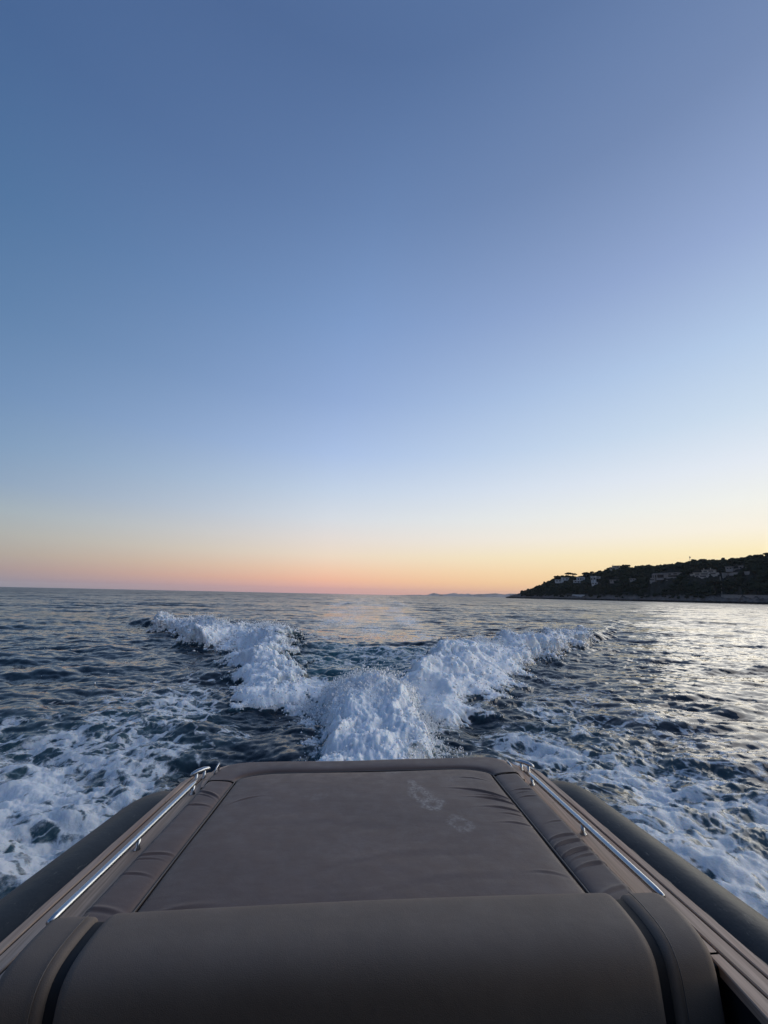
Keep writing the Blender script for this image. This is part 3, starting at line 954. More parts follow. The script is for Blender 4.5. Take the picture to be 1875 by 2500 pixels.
    sparseR = region([(2.4, 6), (2.9, 9), (4.4, 11.6), (5.6, 12), (5.8, 8), (6.4, 5), (8, 3.4), (4, 3)], .9)
    inner = region([(-2.4, 14.6), (-2.2, 11.5), (-1.4, 9.2), (.4, 9.0), (1.0, 10.6), (1.8, 12.8), (1.6, 14.2)], .5)
    fl = np.zeros_like(x)
    fl = np.maximum(fl, lace_r * .60)
    big = samp(F1, x, y, 14.0)
    fl = np.maximum(fl, sheetL * np.clip(.51 + .10 * big + .07 * nz, 0, .78))
    fl = np.maximum(fl, sheetR * np.clip(.47 + .10 * big + .07 * nz, 0, .74))
    fl = np.maximum(fl, np.maximum(sparseL * .34, sparseR * .30) + .0)
    gradin = sstep(-1.2, 1.6, x) * .16
    fl = np.maximum(fl, inner * np.clip(.28 + gradin + .08 * nz, 0, .58))
    # the old track: faint streaks running astern
    xt = x - .0 + .045 * (y - 15)
    hwid = 3.2 + .085 * (y - 15)
    track = sstep(1.25, .6, np.abs(xt) / np.maximum(hwid, 1)) * sstep(14.5, 17, y)
    fl = np.maximum(fl, track * np.clip(.30 + .12 * samp(F1, x, y * .22, 11.0), 0, .50) * np.interp(y, [15, 30, 75], [1, 1, 1]))
    # --- turbulence
    sol = np.clip(np.maximum.reduce([la, ra, pl]), 0, 1)
    p0, p1, p2, p3 = samp(PU1, x + .25 * nz2, y, 13.0), samp(PU2, x, y + .2 * nz2, 5.7), samp(PU1, x + 2, y + 5, 2.45), samp(PU2, x + 1, y + 9, 1.15)
    lump = .26 * p0 + .17 * p1 + .075 * p2 + .022 * p3 + .005 * samp(PU1, x, y, .6)
    arms = np.clip(la + ra, 0, 1)
    # streaks thrown astern in the rooster tail
    ys = y * .45
    s0, s1, s2 = samp(F1, x + .1 * nz2, ys, 3.6), samp(F2, x + .05 * nz2, ys, 1.5), samp(F3, x + 3, ys * 1.5, .9)
    rope = .045 * s0 + .026 * s1 + .010 * s2
    lift = lump * arms * sstep(-.05, .30, np.maximum(t, .02)) * (.66 + .22 * nz) * np.clip(1 - pl, .15, 1) + rope * pl
    # the froth thins out between the heads
    head = np.clip((.38 * p0 + .34 * p1 + .28 * p2) * 1.25, 0, 1)
    hr_ = np.clip(.45 + .28 * s0 + .22 * s1 + .14 * s2, 0, 1.1)
    joinL = region([(-2.1, 8.3), (-1.5, 7.3), (-.9, 6.3), (-.3, 7), (-.5, 9.2), (-1.5, 10.2), (-2.3, 9.8)], .35)
    joinR = region([(.5, 6.6), (1.2, 7.2), (1.9, 8.0), (1.9, 9.6), (1.0, 10.2), (.2, 9.2)], .35)
    fl = np.maximum(fl, np.maximum(joinL, joinR) * np.clip(.66 + .14 * nz + .12 * nz2, .4, .95))
    lowf = np.where(onface, 1 - .60 * sstep(.30, .95, t), .34)
    fl = np.maximum(fl, arms * (.44 + .92 * head) * lowf + arms * .10)
    fl = np.maximum(fl, pl * (.36 + .40 * hr_ + .62 * core))
    rough = np.clip(np.maximum(sheetL, sheetR), 0, 1)
    churn = .022 * samp(F2, x * .7, y, 3.2) + .036 * samp(F1, x * .8, y, 7.0) + .014 * samp(F3, x * .6, y, 1.7)
    hz = h + lift + churn * rough * .8 + .010 * samp(F2, x, y, 2.0) * np.clip(1.8 * inner + .6 * (sparseL + sparseR) + lace_r * 2, 0, 1.2) + .0 * pl
    damp = 1 - .60 * np.clip(sol + 1.0 * track, 0, 1)
    Z[nearw] = Z[nearw] * damp + hz
    # lumps lean out over the foot of the breaking face
    lean = np.where(onface, 1, 0) * sstep(.02, .25, t) * lift * .5
    dirx = np.where(x < 0, -.45, .45); diry = -.85
    DX[nearw] += lean * dirx * np.clip(la + ra, 0, 1); DY[nearw] += lean * diry * np.clip(la + ra, 0, 1)
    foam[nearw] = fl; solid[nearw] = np.maximum.reduce([la, ra, pl])
    aer[nearw] = np.clip(np.maximum.reduce([sol, inner * .85, .40 * rough, lace_r * .6]), 0, 1)
    # the slick goes on to the horizon
    xt = X + .045 * (Y - 15); hwid = 3.4 + .085 * np.maximum(Y - 15, 0)
    wob = .35 * samp(F1, X, Y * .2, 60.0) + .18 * samp(F2, X, Y * .15, 25.0)
    trk = sstep(1.75, .2, np.abs(xt) / hwid + wob) * sstep(15, 19, Y)
    calm = np.clip(trk * .62 * (1 + .5 * samp(F2, X, Y * .12, 14.0)), 0, .95).astype(np.float32)
    foam = np.where(nearw, foam, trk * np.clip(.30 + .10 * samp(F1, X, Y * .15, 24.0), 0, .48) * np.interp(Y, [75, 300], [1, .6])).astype(np.float32)
    # flat under the boat so nothing breaks through the hull
    V = np.stack([X + DX, Y + DY, Z], -1)
    i = np.arange(nr - 1)[:, None]; j = np.arange(nc)[None, :]
    a = i * nc + j; b = i * nc + (j + 1) % nc
    F = np.stack([a, a + nc, b + nc, b], -1).reshape(-1, 4)
    # orientation: make normals point up
    fs = solid[F].mean(1)
    isw = (fs > .5)

    def part(name, Fm):
        used = np.zeros(n, bool); used[Fm.ravel()] = True
        idx = np.cumsum(used) - 1
        o = mesh_np(name, V[used], idx[Fm].astype(np.int32), M_WATER)
        for nm, arr in (('foam', foam), ('aer', aer), ('calm', calm), ('ripple', ripple)):
            at = o.data.attributes.new(nm, 'FLOAT', 'POINT'); at.data.foreach_set('value', arr[used].astype(np.float32))
        return o
    w = part('water', F[~isw]); tag(w, kind='structure')
    k = part('wake_foam', F[isw])
    tag(k, 'white breaking wake foam churning in a V behind the boat', 'foam', kind='stuff')
    # spray thrown off the foam
    loc = V[nearw]; sN = solid[nearw]
    inb = (np.abs(TH.ravel()[nearw]) < fine) & (RR.ravel()[nearw] < 26)
    dens = np.where(inb, RR.ravel()[nearw] ** 2, 0) * 1.0
    topp = pl * sstep(6.3, 7.4, y) * 1.0
    edge = np.exp(-((sN - .5) / .3) ** 2)
    crestm = np.clip(la + ra, 0, 1) * sstep(.6, .95, t) * .35
    g = np.random.default_rng(21)
    Vs, Fs = [], []
    ico_v, ico_f = ico()

    def drops(wt, cnt, up, size, jit):
        p = wt / wt.sum()
        c = np.cumsum(p); ids = np.searchsorted(c, g.random(cnt)); ids = np.clip(ids, 0, len(p) - 1)
        P = loc[ids].astype(float)
        P[:, 2] += g.exponential(up, cnt); P[:, :2] += g.normal(0, jit, (cnt, 2))
        s = size * np.exp(g.normal(0, .45, cnt)); s = np.minimum(s, size * 2.4)
        for q, z in zip(P, s):
            Vs.append(ico_v * z * np.array([1, 1, 1 + .8 * g.random()]) + q)

    def flake(wt, cnt, up, ang):
        """small torn clots of froth sitting on the foam"""
        c = np.cumsum(wt / wt.sum()); ids = np.clip(np.searchsorted(c, g.random(cnt)), 0, len(wt) - 1)
        P = loc[ids].astype(float); P[:, 2] += g.exponential(up, cnt)
        s = np.clip(RRn[ids] * ang, .010, .045) * np.exp(g.normal(0, .4, cnt))
        J = 1 + .35 * g.normal(size=(cnt, 12, 1))
        E_ = np.stack([.8 + .7 * g.random(cnt), .8 + .7 * g.random(cnt), .6 + .6 * g.random(cnt)], -1)
        Vs.extend(list(ico_v[None] * J * s[:, None, None] * E_[:, None, :] + P[:, None, :]))

    cellw = dens * cell[nearw] * RR.ravel()[nearw] / np.maximum(RR.ravel()[nearw], 1) ** 1.0
    RRn = RR.ravel()[nearw]
    drops(topp * cellw, 3000, .055, .0085, .05)
    drops(edge * pl.clip(.02, 1) * cellw, 1800, .05, .007, .06)
    drops(edge * np.clip(la + ra, 0, 1) * cellw, 3600, .03, .009, .06)
    drops(crestm * cellw, 3200, .05, .010, .06)
    drops(lace_r * cellw, 2200, .06, .006, .05)
    flake(np.clip(la + ra, 0, 1) * head ** 2 * (1 - pl) * cellw, 1500, .004, .0014)
    flake(pl * (1 - core).clip(.06, 1) * cellw, 1200, .006, .0016)
    flake(edge * np.clip(la + ra + pl, 0, 1) * cellw, 5500, .012, .0014)
    nb = len(Vs)
    VV = np.concatenate(Vs); FF = (ico_f[None] + (np.arange(nb) * 12)[:, None, None]).reshape(-1, 3)
    sp = mesh_np('sea_spray', VV, FF.astype(np.int32), M_DROP)
    tag(sp, 'fine white spray droplets flying above the breaking wake', 'spray', kind='stuff')


def ico():
    p = (1 + 5 ** .5) / 2
    v = np.array([(-1, p, 0), (1, p, 0), (-1, -p, 0), (1, -p, 0), (0, -1, p), (0, 1, p), (0, -1, -p), (0, 1, -p), (p, 0, -1), (p, 0, 1), (-p, 0, -1), (-p, 0, 1)], float)
    v /= np.linalg.norm(v[0])
    f = np.array([(0, 11, 5), (0, 5, 1), (0, 1, 7), (0, 7, 10), (0, 10, 11), (1, 5, 9), (5, 11, 4), (11, 10, 2), (10, 7, 6), (7, 1, 8),
                  (3, 9, 4), (3, 4, 2), (3, 2, 6), (3, 6, 8), (3, 8, 9), (4, 9, 5), (2, 4, 11), (6, 2, 10), (8, 6, 7), (9, 8, 1)])
    return v, f


build_sea()

# ------------------------------------------------------------------ the wooded headland
SKYL = [(1236, 1457.6), (1241, 1456), (1258, 1451), (1274, 1446), (1303, 1437), (1323, 1427.5), (1338, 1420), (1350, 1414.5), (1366, 1408.5), (1389, 1405.5), (1417, 1408.5),
        (1433, 1402.5), (1450, 1401.5), (1470, 1394), (1489, 1388.5), (1503, 1384.5), (1531, 1382.5), (1548, 1388), (1558, 1382), (1581, 1383.5), (1628, 1379.5), (1660, 1375.5),
        (1699, 1370), (1718, 1370.5), (1726, 1368), (1756, 1367), (1805, 1362), (1834, 1360), (1863, 1359), (1875, 1356), (1930, 1352), (2000, 1349), (2100, 1347), (2250, 1350), (2450, 1380)]
KX = np.array([az_el(px, py)[0] for px, py in SKYL])
KE = np.array([az_el(px, py)[1] for px, py in SKYL])
CO = np.array([az_el(px, 1450)[0] for px in (1236, 1300, 1400, 1550, 1700, 1875, 2100, 2450)])
CR = np.array([1330, 1240, 1130, 1010, 920, 850, 740, 560.])       # range of the waterline along each bearing
TREE_H = 5.0
_n1 = fbm_tile(31, 1.3, 2, 60, 256)


def ter_setup(az):
    rc = np.interp(az, CO, CR) + 5.0 * samp(_n1, az * 900, az * 0 + 3.0, 400.0) * 1.2
    e = np.interp(az, KX, KE)
    k = np.clip((e - .006) / .02, 0, 1)
    D = np.maximum(22.0, 1.9 * e * rc * 1.15)
    hr = 2.1 + e * (rc + D) - TREE_H * k
    return rc, D, np.maximum(hr, .3)


def ter_height(az, d):
    rc, D, hr = ter_setup(az)
    u = d / D
    sh = np.minimum(5.5, hr * .6)                       # rock shelf
    low = sh * (1 - np.exp(-np.maximum(d, 0) / 7.0)) + np.minimum(d, 0) * .3
    v = np.clip((u - .08) / .92, 0, 1)
    up = (hr - sh) * (1 - (1 - v) ** 1.55)
    back = np.where(u > 1, -(u - 1) ** 2 * hr * .9, 0)
    x, y = (rc + d) * np.sin(az), (rc + d) * np.cos(az)
    roughn = samp(_n1, x, y, 160.0) * np.minimum(1.6, .25 + .02 * d) + samp(_n1, x, y, 41.0) * np.minimum(.8, .3 + .01 * np.maximum(d, 0))
    edge = np.clip(hr / 12, 0, 1) * np.clip((1.25 - u) / .3, 0, 1)
    return low + up + back + roughn * edge


def ter_point(az, d):
    rc, D, hr = ter_setup(np.array([az]))
    return np.array([(rc[0] + d) * math.sin(az), (rc[0] + d) * math.cos(az), float(ter_height(np.array([az]), np.array([d]))[0])]), D[0]


def on_slope(px, py):
    """the point of the hillside met on the sight line of a surveyed pixel"""
    az, e = az_el(px, py)
    rc, D, hr = ter_setup(np.array([az]))
    ds = np.linspace(1, D[0] * 1.02, 240)
    h = ter_height(np.full(240, az), ds)
    el = (h - CAM_H) / (rc[0] + ds)
    i = int(np.argmax(el >= e)) if (el >= e).any() else int(np.argmax(el))
    p, _ = ter_point(az, ds[i])
    return Vector(p), az


az = np.r_[np.linspace(KX[0] - .002, KX[-1], 620)]
dv = np.r_[-14, -6, -2, np.linspace(0, 1, 85) ** 1.5 * 1.0]
AZ = np.repeat(az[:, None], len(dv), 1)
_, Dg, _ = ter_setup(az)
DD = np.where(np.arange(len(dv))[None, :] < 3, dv[None, :], dv[None, :] * (Dg[:, None] * 1.9))
rcg = ter_setup(az)[0][:, None]
ZT = ter_height(AZ.ravel(), DD.ravel()).reshape(AZ.shape)
ZT[:, :2] = np.minimum(ZT[:, :2], -1.4)
ZT[:, -1] = -1.5; ZT[0, :] = -1.2; ZT[-1, :] = -1.2
ZT = np.maximum(ZT, -1.5)
PT = np.stack([(rcg + DD) * np.sin(AZ), (rcg + DD) * np.cos(AZ), ZT], -1)
ni, nj = AZ.shape
ii = np.arange(ni - 1)[:, None]; jj = np.arange(nj - 1)[None, :]
a = ii * nj + jj
FT = np.stack([a, a + nj, a + nj + 1, a + 1], -1).reshape(-1, 4)
tag(mesh_np('headland', PT.reshape(-1, 3), FT, M_TERR), kind='structure')

# --- houses: surveyed rectangles, in pixels of the photo, turned into metres at the house's own distance
HOUSES = []                                              # (x, y, radius) kept free of trees


def house(name, label, px, py, mat, blocks, windows, roofs, rot=0.0, depth=12.0, extra=()):
    """blocks / windows / roofs: (x0, x1, z0, z1, setback) in pixels of the survey round (px, py) = base centre"""
    p, az = on_slope(px, py)
    rng_ = math.hypot(p.x, p.y)
    k = rng_ * math.cos(az) / FPX
    (r1, _, _), (r2, _, _) = ter_setup(np.array([az - .03])), ter_setup(np.array([az + .03]))
    q1 = np.array([r1[0] * math.sin(az - .03), r1[0] * math.cos(az - .03)]); q2 = np.array([r2[0] * math.sin(az + .03), r2[0] * math.cos(az + .03)])
    turn = max(-.6, min(.6, (math.atan2(*(q2 - q1)[::-1]) + az) * (.85 if 'grey' in label else .3)))      # faces the shore, not the viewer
    kx = k * .8 / math.cos(turn)
    out_ = Vector((-math.sin(az), -math.cos(az), 0)) * 3.0
    h = empty(name, p + out_ - Vector((0, 0, .5)), -az + turn + rot * .4)
    tag(h, label, 'house')
    HOUSES.append((p.x, p.y, max(abs(b[0]) for b in blocks) * kx + 3))
    mb = MB()
    for x0, x1, z0, z1, s in blocks: mb.box(x0 * kx, x1 * kx, s, s + depth, z0 * k - (4 if z0 <= 0 else 0), z1 * k)
    mb.build('wall', mat, h, False)
    for x0, x1, z0, z1, s in roofs:
        MB().box(x0 * kx - .8, x1 * kx + .8, s - 1.0, s + depth + .8, z1 * k + .003, z1 * k + .62).build('roof', mat, h, False)
    for x0, x1, z0, z1, s in windows:
        w = MB().box(x0 * kx, x1 * kx, s - .06, s + .3, z0 * k, z1 * k).build('window', M_GLASS, h, False)
    for nm, x0, x1, z0, z1, s, d in extra:
        MB().box(x0 * kx, x1 * kx, s, s + d, z0 * k, z1 * k).build(nm, mat, h, False)
    return h


house('villa', 'low white villa with a stepped upper storey, first house up from the headland tip', 1372, 1420, M_WHITE,
      [(-19, 4, 0, 4.5, 0), (-2, 19, 3, 9.5, 3.5)], [(-16, -11, 1, 3, 0), (-8, -2, 1, 3, 0), (2, 7, 5.5, 7.5, 3.5), (10, 16, 5.5, 8, 3.5)],
      [(-19, -3, 0, 4.5, 0), (-2, 19, 0, 9.5, 3.5)], .15, 9)
house('villa', 'white villa of two storeys between dark umbrella pines, beside the low stepped villa', 1416, 1422, M_WHITE,
      [(-18, 2, 0, 5, 0), (-10, 11, 0, 13, 4), (11, 20, 5, 10, 4)], [(-15, -9, 1, 3.4, 0), (-7, -1, 1.2, 3.4, 0), (-7, -3, 6.5, 10.5, 4), (0, 4, 6.5, 10.5, 4), (6, 9, 7, 10, 4)],
      [(-18, -10.5, 0, 5, 0), (-10, 11, 0, 13, 4), (11.8, 20, 0, 10, 4)], -.1, 9)
house('villa', 'tall narrow white villa with a round lower terrace and long flat side wing', 1452, 1427, M_WHITE,
      [(-10, -5, 4, 20, 3), (-3, 3, 6, 20, 3), (-8, 8, 0, 6, 0), (3, 15, 14, 18.5, 4)], [(-6, -2, 1.5, 4, 0), (1, 5, 1.5, 4, 0), (-9, -6, 11, 16, 3), (-2, 2, 12, 17, 3), (5, 12, 15, 17, 4)],
      [(-10, -5, 0, 20, 3), (-3, 3, 0, 20, 3), (3.8, 15, 0, 18.5, 4)], .05, 8)
house('villa', 'flat roofed pale villa standing on the skyline of the wooded ridge', 1500, 1391, M_CREAM,
      [(-12, 4, 0, 5, 0), (-6, 13, 1, 8.5, 3)], [(-10, -5, 1.2, 3.5, 0), (-3, 1, 1.2, 3.5, 0), (0, 5, 4.2, 7, 3), (7, 11, 4.2, 7, 3)],
      [(-12, -6.8, 0, 5, 0), (-6, 13, 0, 8.5, 3)], .1, 9)
house('bungalow', 'long low pale bungalow half hidden in trees below the ridge villa', 1500, 1420, M_STONE,
      [(-12, 12, 0, 4.2, 0)], [(-10, -6, 1, 3, 0), (-3, 1, 1, 3, 0), (5, 9, 1, 3, 0)], [(-12, 12, 0, 4.2, 0)], 0, 9)
house('bungalow', 'small pale bungalow alone in the dark trees left of the framed villa', 1545, 1417, M_STONE,
      [(-8, 8, 0, 3.8, 0)], [(-6, -3, 1, 2.8, 0), (1, 4, 1, 2.8, 0)], [(-8, 8, 0, 3.8, 0)], 0, 9)
house('terraced_villa', 'grey terraced villa with an open white frame over its left half', 1621, 1420, M_STONE,
      [(-36, -22, 0, 4, 0), (-36, -24, 6.5, 9.5, 3), (-20, -4, 4, 8, 2), (5, 36, 0, 3.5, 0), (5, 36, 7, 10.5, 2), (4, 37, 14.5, 20, 4), (-36, 36, 0, 20, 9)],
      [(-34, -6, 9.8, 17.2, 9), (5, 36, 3.6, 6.9, 8.9), (5, 36, 10.6, 14.4, 8.9), (-20, 3, .5, 3.8, 8.8), (10, 14, 1, 3, 0), (20, 26, 1, 3, 0), (10, 16, 16, 18.5, 4), (22, 30, 16, 18.5, 4)],
      [(4, 37, 0, 20, 4)], 0, 14,
      [('frame_beam', -26, 3, 18.5, 20.5, 2, 1.5), ('frame_post', -26, -23.5, 0, 18.4, 2, 1.5), ('frame_post', -19, -17.5, 8, 18.4, 2, 1.5)])
house('terraced_villa', 'beige villa in three stepped tiers with broad terraces', 1720, 1409, M_CREAM,
      [(-34, -24, 4, 8, 2), (-24, 12, 0, 4.5, 0), (-26, 34, 5.8, 11, 3), (-6, 26, 12.2, 17.5, 7), (8, 30, 0, 5.8, 1.5)],
      [(-20, -14, 1, 3.4, 0), (-10, 4, 1, 3.4, 0), (-22, -12, 7, 9.4, 3), (-8, 8, 7, 9.4, 3), (14, 26, 7, 9.4, 3), (-2, 6, 13.5, 16, 7), (10, 21, 13.5, 16, 7)],
      [(-26, -7, 0, 11, 3), (-6, 26, 0, 17.5, 7), (-34, -26.8, 0, 8, 2)], 0, 12,
      [('chimney', -2, 0, 17.9, 22, 9, 1.5), ('chimney', 14, 16, 17.9, 23, 9, 1.5)])
house('villa', 'pale pair of linked blocks high among trees near the right edge', 1797, 1390, M_STONE,
      [(-24, -8, 0, 7, 0), (6, 24, 0, 8, 0), (-8, 6, 0, 2.5, 3)], [(-21, -17, 2, 5, 0), (-14, -10, 2, 5, 0), (9, 13, 2, 6, 0), (17, 21, 2, 6, 0)],
      [(-24, -8, 0, 7, 0), (6, 24, 0, 8, 0)], 0, 9)


def wall_run(name, label, pts, hgt, thick, mat, cat='wall', coping=True):
    root = empty(name, on_slope(*pts[0])[0]); tag(root, label, cat)
    o = root.location
    P = [on_slope(*p)[0] for p in pts]
    mb, mc = MB(), MB()
    for A, B in zip(P[:-1], P[1:]):
        d = Vector((B.x - A.x, B.y - A.y, 0)); nrm = Vector((-d.y, d.x, 0)).normalized() * thick / 2
        zt = max(A.z, B.z) + hgt
        for m, z0, z1, g in ((mb, min(A.z, B.z) - 3, zt, 1.0), (mc, zt + .004, zt + .35, 1.5)):
            q = [A - nrm * g, B - nrm * g, B + nrm * g, A + nrm * g]
            V = [(v.x - o.x, v.y - o.y, z0 - o.z) for v in q] + [(v.x - o.x, v.y - o.y, z1 - o.z) for v in q]
            m.add(V, [(3, 2, 1, 0), (4, 5, 6, 7), (0, 1, 5, 4), (1, 2, 6, 5), (2, 3, 7, 6), (3, 0, 4, 7)])
    mb.build('masonry', mat, root, False)
    if coping: mc.build('coping', mat, root, False)
    for p in P: HOUSES.append((p.x, p.y, 9))


wall_run('terrace_wall', 'long pale terrace wall across the dark trees below the linked blocks', [(1765, 1411), (1778, 1402), (1800, 1401), (1829, 1399)], 2.0, 2.0, M_STONE)
wall_run('sea_wall', 'short white sea wall on the rocky shore below the white villas', [(1398, 1454.8), (1412, 1454.9), (1427, 1455)], 2.6, 1.5, M_WHITE)
wall_run('sea_wall', 'long beige sea wall along the shore at the right edge', [(1762, 1456), (1800, 1457), (1840, 1458), (1885, 1459)], 2.6, 2.0, M_STONE)

# thin stair running down the slope
st = [on_slope(1758 + .5 * i, 1408 + 4.6 * i)[0] for i in range(10)]
sb = MB()
for A, B in zip(st[:-1], st[1:]):
    n_ = 6
    for q in range(n_):
        P = A.lerp(B, (q + .5) / n_)
        sb.box(P.x - .4, P.x + .4, P.y - .7, P.y + .7, P.z - 2, P.z + .4)
tag(sb.build('hillside_stair', M_STONE, None, False), 'thin pale stair climbing the dark slope below the beige tiered villa', 'stair')
for p in st: HOUSES.append((p.x, p.y, .8))

# mast on the ridge
p, _ = on_slope(1685, 1371)
mm = empty('radio_mast', p); tag(mm, 'thin mast with a small dish rising from the tree line of the ridge', 'mast')
MB().tube([(0, 0, -1), (0, 0, 15)], [.45, .3], 8).build('pole', M_STONE, mm)
MB().tube([(0, -.4, 12.4), (0, -.8, 12.4), (0, -1.1, 12.4)], [.3, 1.3, 1.7], 12).build('dish', M_STONE, mm)
p, _ = on_slope(1497, 1384)
am = empty('roof_antenna', p); tag(am, 'thin aerial pole above the ridge villa on the skyline', 'aerial')
MB().tube([(0, 0, -1), (0, 0, 13)], [.35, .25], 8).build('pole', M_STONE, am)
MB().box(-1.6, 1.6, -.2, .2, 11.6, 12.0).build('crossbar', M_STONE, am)


def crown_mesh(g, w, h, n=26, flat=True):
    """clumps spread through a crown's volume"""
    V, F = [], []
    v0, f0 = ico2()
    for i in range(n):
        a = g.random() * 2 * PI; rr = math.sqrt(g.random()) * w * .5
        z = h * (.5 + .5 * (1 - (rr / (w * .5)) ** 2) * (.4 + .6 * g.random())) if flat else h * g.random()
        if not flat: rr *= math.sqrt(max(.05, 1 - (2 * z / h - 1) ** 2))
        s = (.16 + .12 * g.random()) * w
        jit = 1 + .28 * g.normal(size=(len(v0), 1))
        vv = v0 * jit * s * np.array([1, 1, .5]) + np.array([rr * math.cos(a), rr * math.sin(a), z])
        F.append(f0 + sum(len(q) for q in V)); V.append(vv)
    return np.concatenate(V), np.concatenate(F)


_I2 = None


def ico2():
    global _I2
    if _I2 is None:
        v, f = ico(); v = [tuple(p) for p in v]; cache = {}; nf = []

        def midp(a, b):
            k = (min(a, b), max(a, b))
            if k not in cache:
                m = (np.array(v[a]) + np.array(v[b])) / 2; m /= np.linalg.norm(m); v.append(tuple(m)); cache[k] = len(v) - 1
            return cache[k]
        for a, b, c in f:
            x, y_, z = midp(a, b), midp(b, c), midp(c, a)
            nf += [(a, x, z), (b, y_, x), (c, z, y_), (x, y_, z)]
        _I2 = (np.array(v), np.array(nf))
    return _I2


PINES = [(1362, 1412, 15, 9, 'low spreading pine over the roof of the first white villa'),
         (1389, 1408, 15, 14, 'wide umbrella pine leaning above the stepped white villa'),
         (1404, 1409, 10, 13, 'small round pine in the gap between two white villas'),
         (1431, 1406, 17, 11, 'broad dark pine behind the two storey white villa'),
         (1446, 1404, 9, 12, 'slim pine beside the tall narrow white villa'),
         (1531, 1387, 16, 9, 'big rounded pine forming the hump of the skyline right of the ridge villa'),
         (1274, 1449, 7, 4, 'lone low bush pine on the skyline nearest the headland tip'),
         (1716, 1373, 14, 8, 'bushy pine on the skyline above the beige tiered villa'),
         (1872, 1360, 14, 9, 'dark pine rising from the ridge at the right edge')]
for i, (px, py, wpx, hm, lab) in enumerate(PINES):
    g = np.random.default_rng(100 + i)
    p, az_ = on_slope(px, py + 2)
    k = math.hypot(p.x, p.y) * math.cos(az_) / FPX
    w = wpx * k * .85
    t = empty('umbrella_pine', p); tag(t, lab, 'tree', 'pines standing out on the headland skyline')
    ln = g.normal(0, .6)
    mb = MB().tube([(0, 0, -2), (ln * .3, 0, hm * .4), (ln, 0, hm * .75)], [.7, .5, .4], 8)
    for q in range(4):
        a = q * 1.6 + g.random()
        mb.tube([(ln * .8, 0, hm * .62), (ln + math.cos(a) * w * .28, math.sin(a) * w * .28, hm * .85)], [.28, .12], 6)
    mb.build('trunk', M_TRUNK, t)
    V, F = crown_mesh(g, w, hm * .45, 34)
    V[:, 2] += hm * .52; V[:, 0] += ln
    mesh_np('crown', V, F.astype(np.int32), M_CROWN, t, True)

# the wood itself: thousands of crowns that read as one dark mass
g = np.random.default_rng(77)
v1, f1 = ico2()
VV, FF = [], []
base = 0
cnt = 0
while cnt < 5200:
    a = KX[3] + (KX[-1] - .03 - KX[3]) * g.random() ** 1.15
    rc, D, hr = ter_setup(np.array([a]))
    d = (g.random() ** .9) * D[0] * 1.06
    if d < 9 or hr[0] < 8: continue
    q, _ = ter_point(a, d)
    lim = 8.5 + 4.5 * float(samp(_n1, np.array([q[0]]), np.array([q[1]]), 90.0)[0])
    if q[2] < max(6, lim): continue
    if any((q[0] - hx) ** 2 + (q[1] - hy) ** 2 < hr_ ** 2 for hx, hy, hr_ in HOUSES): continue
    if any(abs(math.atan2(hx, hy) - a) < (hr_ + 1) / math.hypot(hx, hy) and math.hypot(hx, hy) > math.hypot(q[0], q[1]) > math.hypot(hx, hy) - 17 for hx, hy, hr_ in HOUSES) and g.random() < .92: continue
    s = g.uniform(2.4, 5.2) * (.7 if d < 30 else 1)
    for b in range(3):
        sz = s * g.uniform(.5, .85)
        vv = v1 * (1 + .15 * g.normal(size=(len(v1), 1))) * sz * np.array([1, 1, .75]) + q + np.array([g.normal(0, s * .45), g.normal(0, s * .45), s * .55 + g.normal(0, s * .25)])
        VV.append(vv); FF.append(f1 + base); base += len(v1)
    cnt += 1
fo = mesh_np('forest', np.concatenate(VV), np.concatenate(FF).astype(np.int32), M_FOREST, None, True)
tag(fo, 'dark pine wood covering the slope of the headland', 'wood', kind='stuff')

# shore rocks: boulders strewn along the waterline
VV, FF = [], []; base = 0
for i in range(1500):
    a = KX[0] + (KX[-1] - .02 - KX[0]) * g.random()
    d = g.exponential(5) - 2
    q, _ = ter_point(a, d)
    s = g.uniform(.5, 1.7)
    vv = v1 * (1 + .22 * g.normal(size=(len(v1), 1))) * s * np.array([1.3, 1.3, .7]) + q
    VV.append(vv); FF.append(f1 + base); base += len(v1)
ro = mesh_np('shore_rocks', np.concatenate(VV), np.concatenate(FF).astype(np.int32), M_TERR, None, False)
tag(ro, 'dark wet boulders strewn along the foot of the headland', 'rocks', kind='stuff')

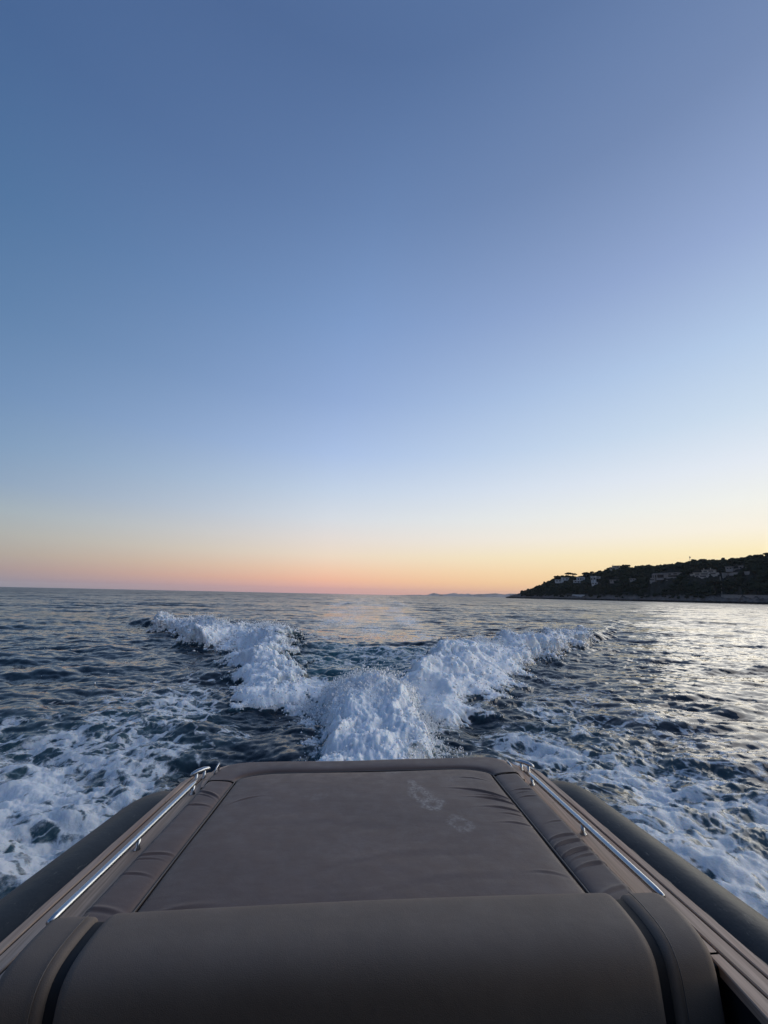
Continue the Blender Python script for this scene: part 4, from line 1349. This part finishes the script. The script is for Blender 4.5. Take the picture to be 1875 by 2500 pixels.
# ------------------------------------------------------------------ faint hills on the horizon
FAR = [(19200, 'far_hills', [(1020, 1455.5), (1045, 1451.5), (1052, 1448.4), (1060, 1446.2), (1068, 1447.6), (1075, 1450.2), (1090, 1449.6), (1100, 1447), (1108, 1445.5), (1115, 1447), (1120, 1449), (1127, 1447.5),
                             (1135, 1449.5), (1143, 1446.8), (1152, 1450), (1165, 1448.5), (1180, 1448.5), (1200, 1447), (1210, 1446), (1220, 1447.5), (1232, 1449), (1245, 1447), (1262, 1448), (1300, 1450), (1420, 1458), (1500, 1462)]),
       (15500, 'far_shore', [(900, 1452.4), (940, 1452.2), (970, 1453.0), (1000, 1452.0), (1028, 1451.4), (1042, 1452.8), (1065, 1453.4), (1100, 1454.0), (1140, 1454.2), (1190, 1455), (1240, 1456), (1300, 1458.5)])]
for rad, nm, pts in FAR:
    A = np.array([az_el(px, py) for px, py in pts])
    az = np.linspace(A[0, 0], A[-1, 0], 260)
    e = np.maximum(np.interp(az, A[:, 0], A[:, 1]), -.0001)
    hh = CAM_H + .8 * e * (rad + 700) + samp(_n1, az * 20000, az * 0, 4000.0) * 3.0
    env = np.clip(np.minimum(az - az[0], az[-1] - az) / .004, 0, 1)
    hh = np.maximum(hh * env, .2)
    rows = []
    for u in np.linspace(-1, 1, 21):
        sh = (1 - abs(u) ** 1.4)
        rr = rad + 700 + 700 * u + 120 * samp(_n1, az * 9000, az * 0 + u * 700, 2600.0) * (1 - abs(u))
        zz = hh * sh * (1 + .10 * samp(_n1, az * 9000, az * 0 + u * 900, 1500.0) * abs(u) * 2) - (1.5 if abs(u) == 1 else 0)
        rows.append(np.stack([rr * np.sin(az), rr * np.cos(az), zz], -1))
    P = np.array(rows); n0, n1 = P.shape[:2]
    ii = np.arange(n0 - 1)[:, None]; jj = np.arange(n1 - 1)[None, :]; a = ii * n1 + jj
    tag(mesh_np(nm, P.reshape(-1, 3), np.stack([a, a + 1, a + n1 + 1, a + n1], -1).reshape(-1, 4), M_FAR), kind='structure')

# ------------------------------------------------------------------ the air
m, nt, out = new_mat('haze_air'); N = NT(nt)
v = N.n('ShaderNodeVolumePrincipled'); v.inputs['Color'].default_value = (.93, .95, 1.0, 1); v.inputs['Density'].default_value = HAZE
N.l(v.outputs[0], out.inputs['Volume'])
hz = MB().box(-22500, 22500, -22500, 22500, -4.0, 275.0).build('haze', m, None, False)
tag(hz, kind='stuff')
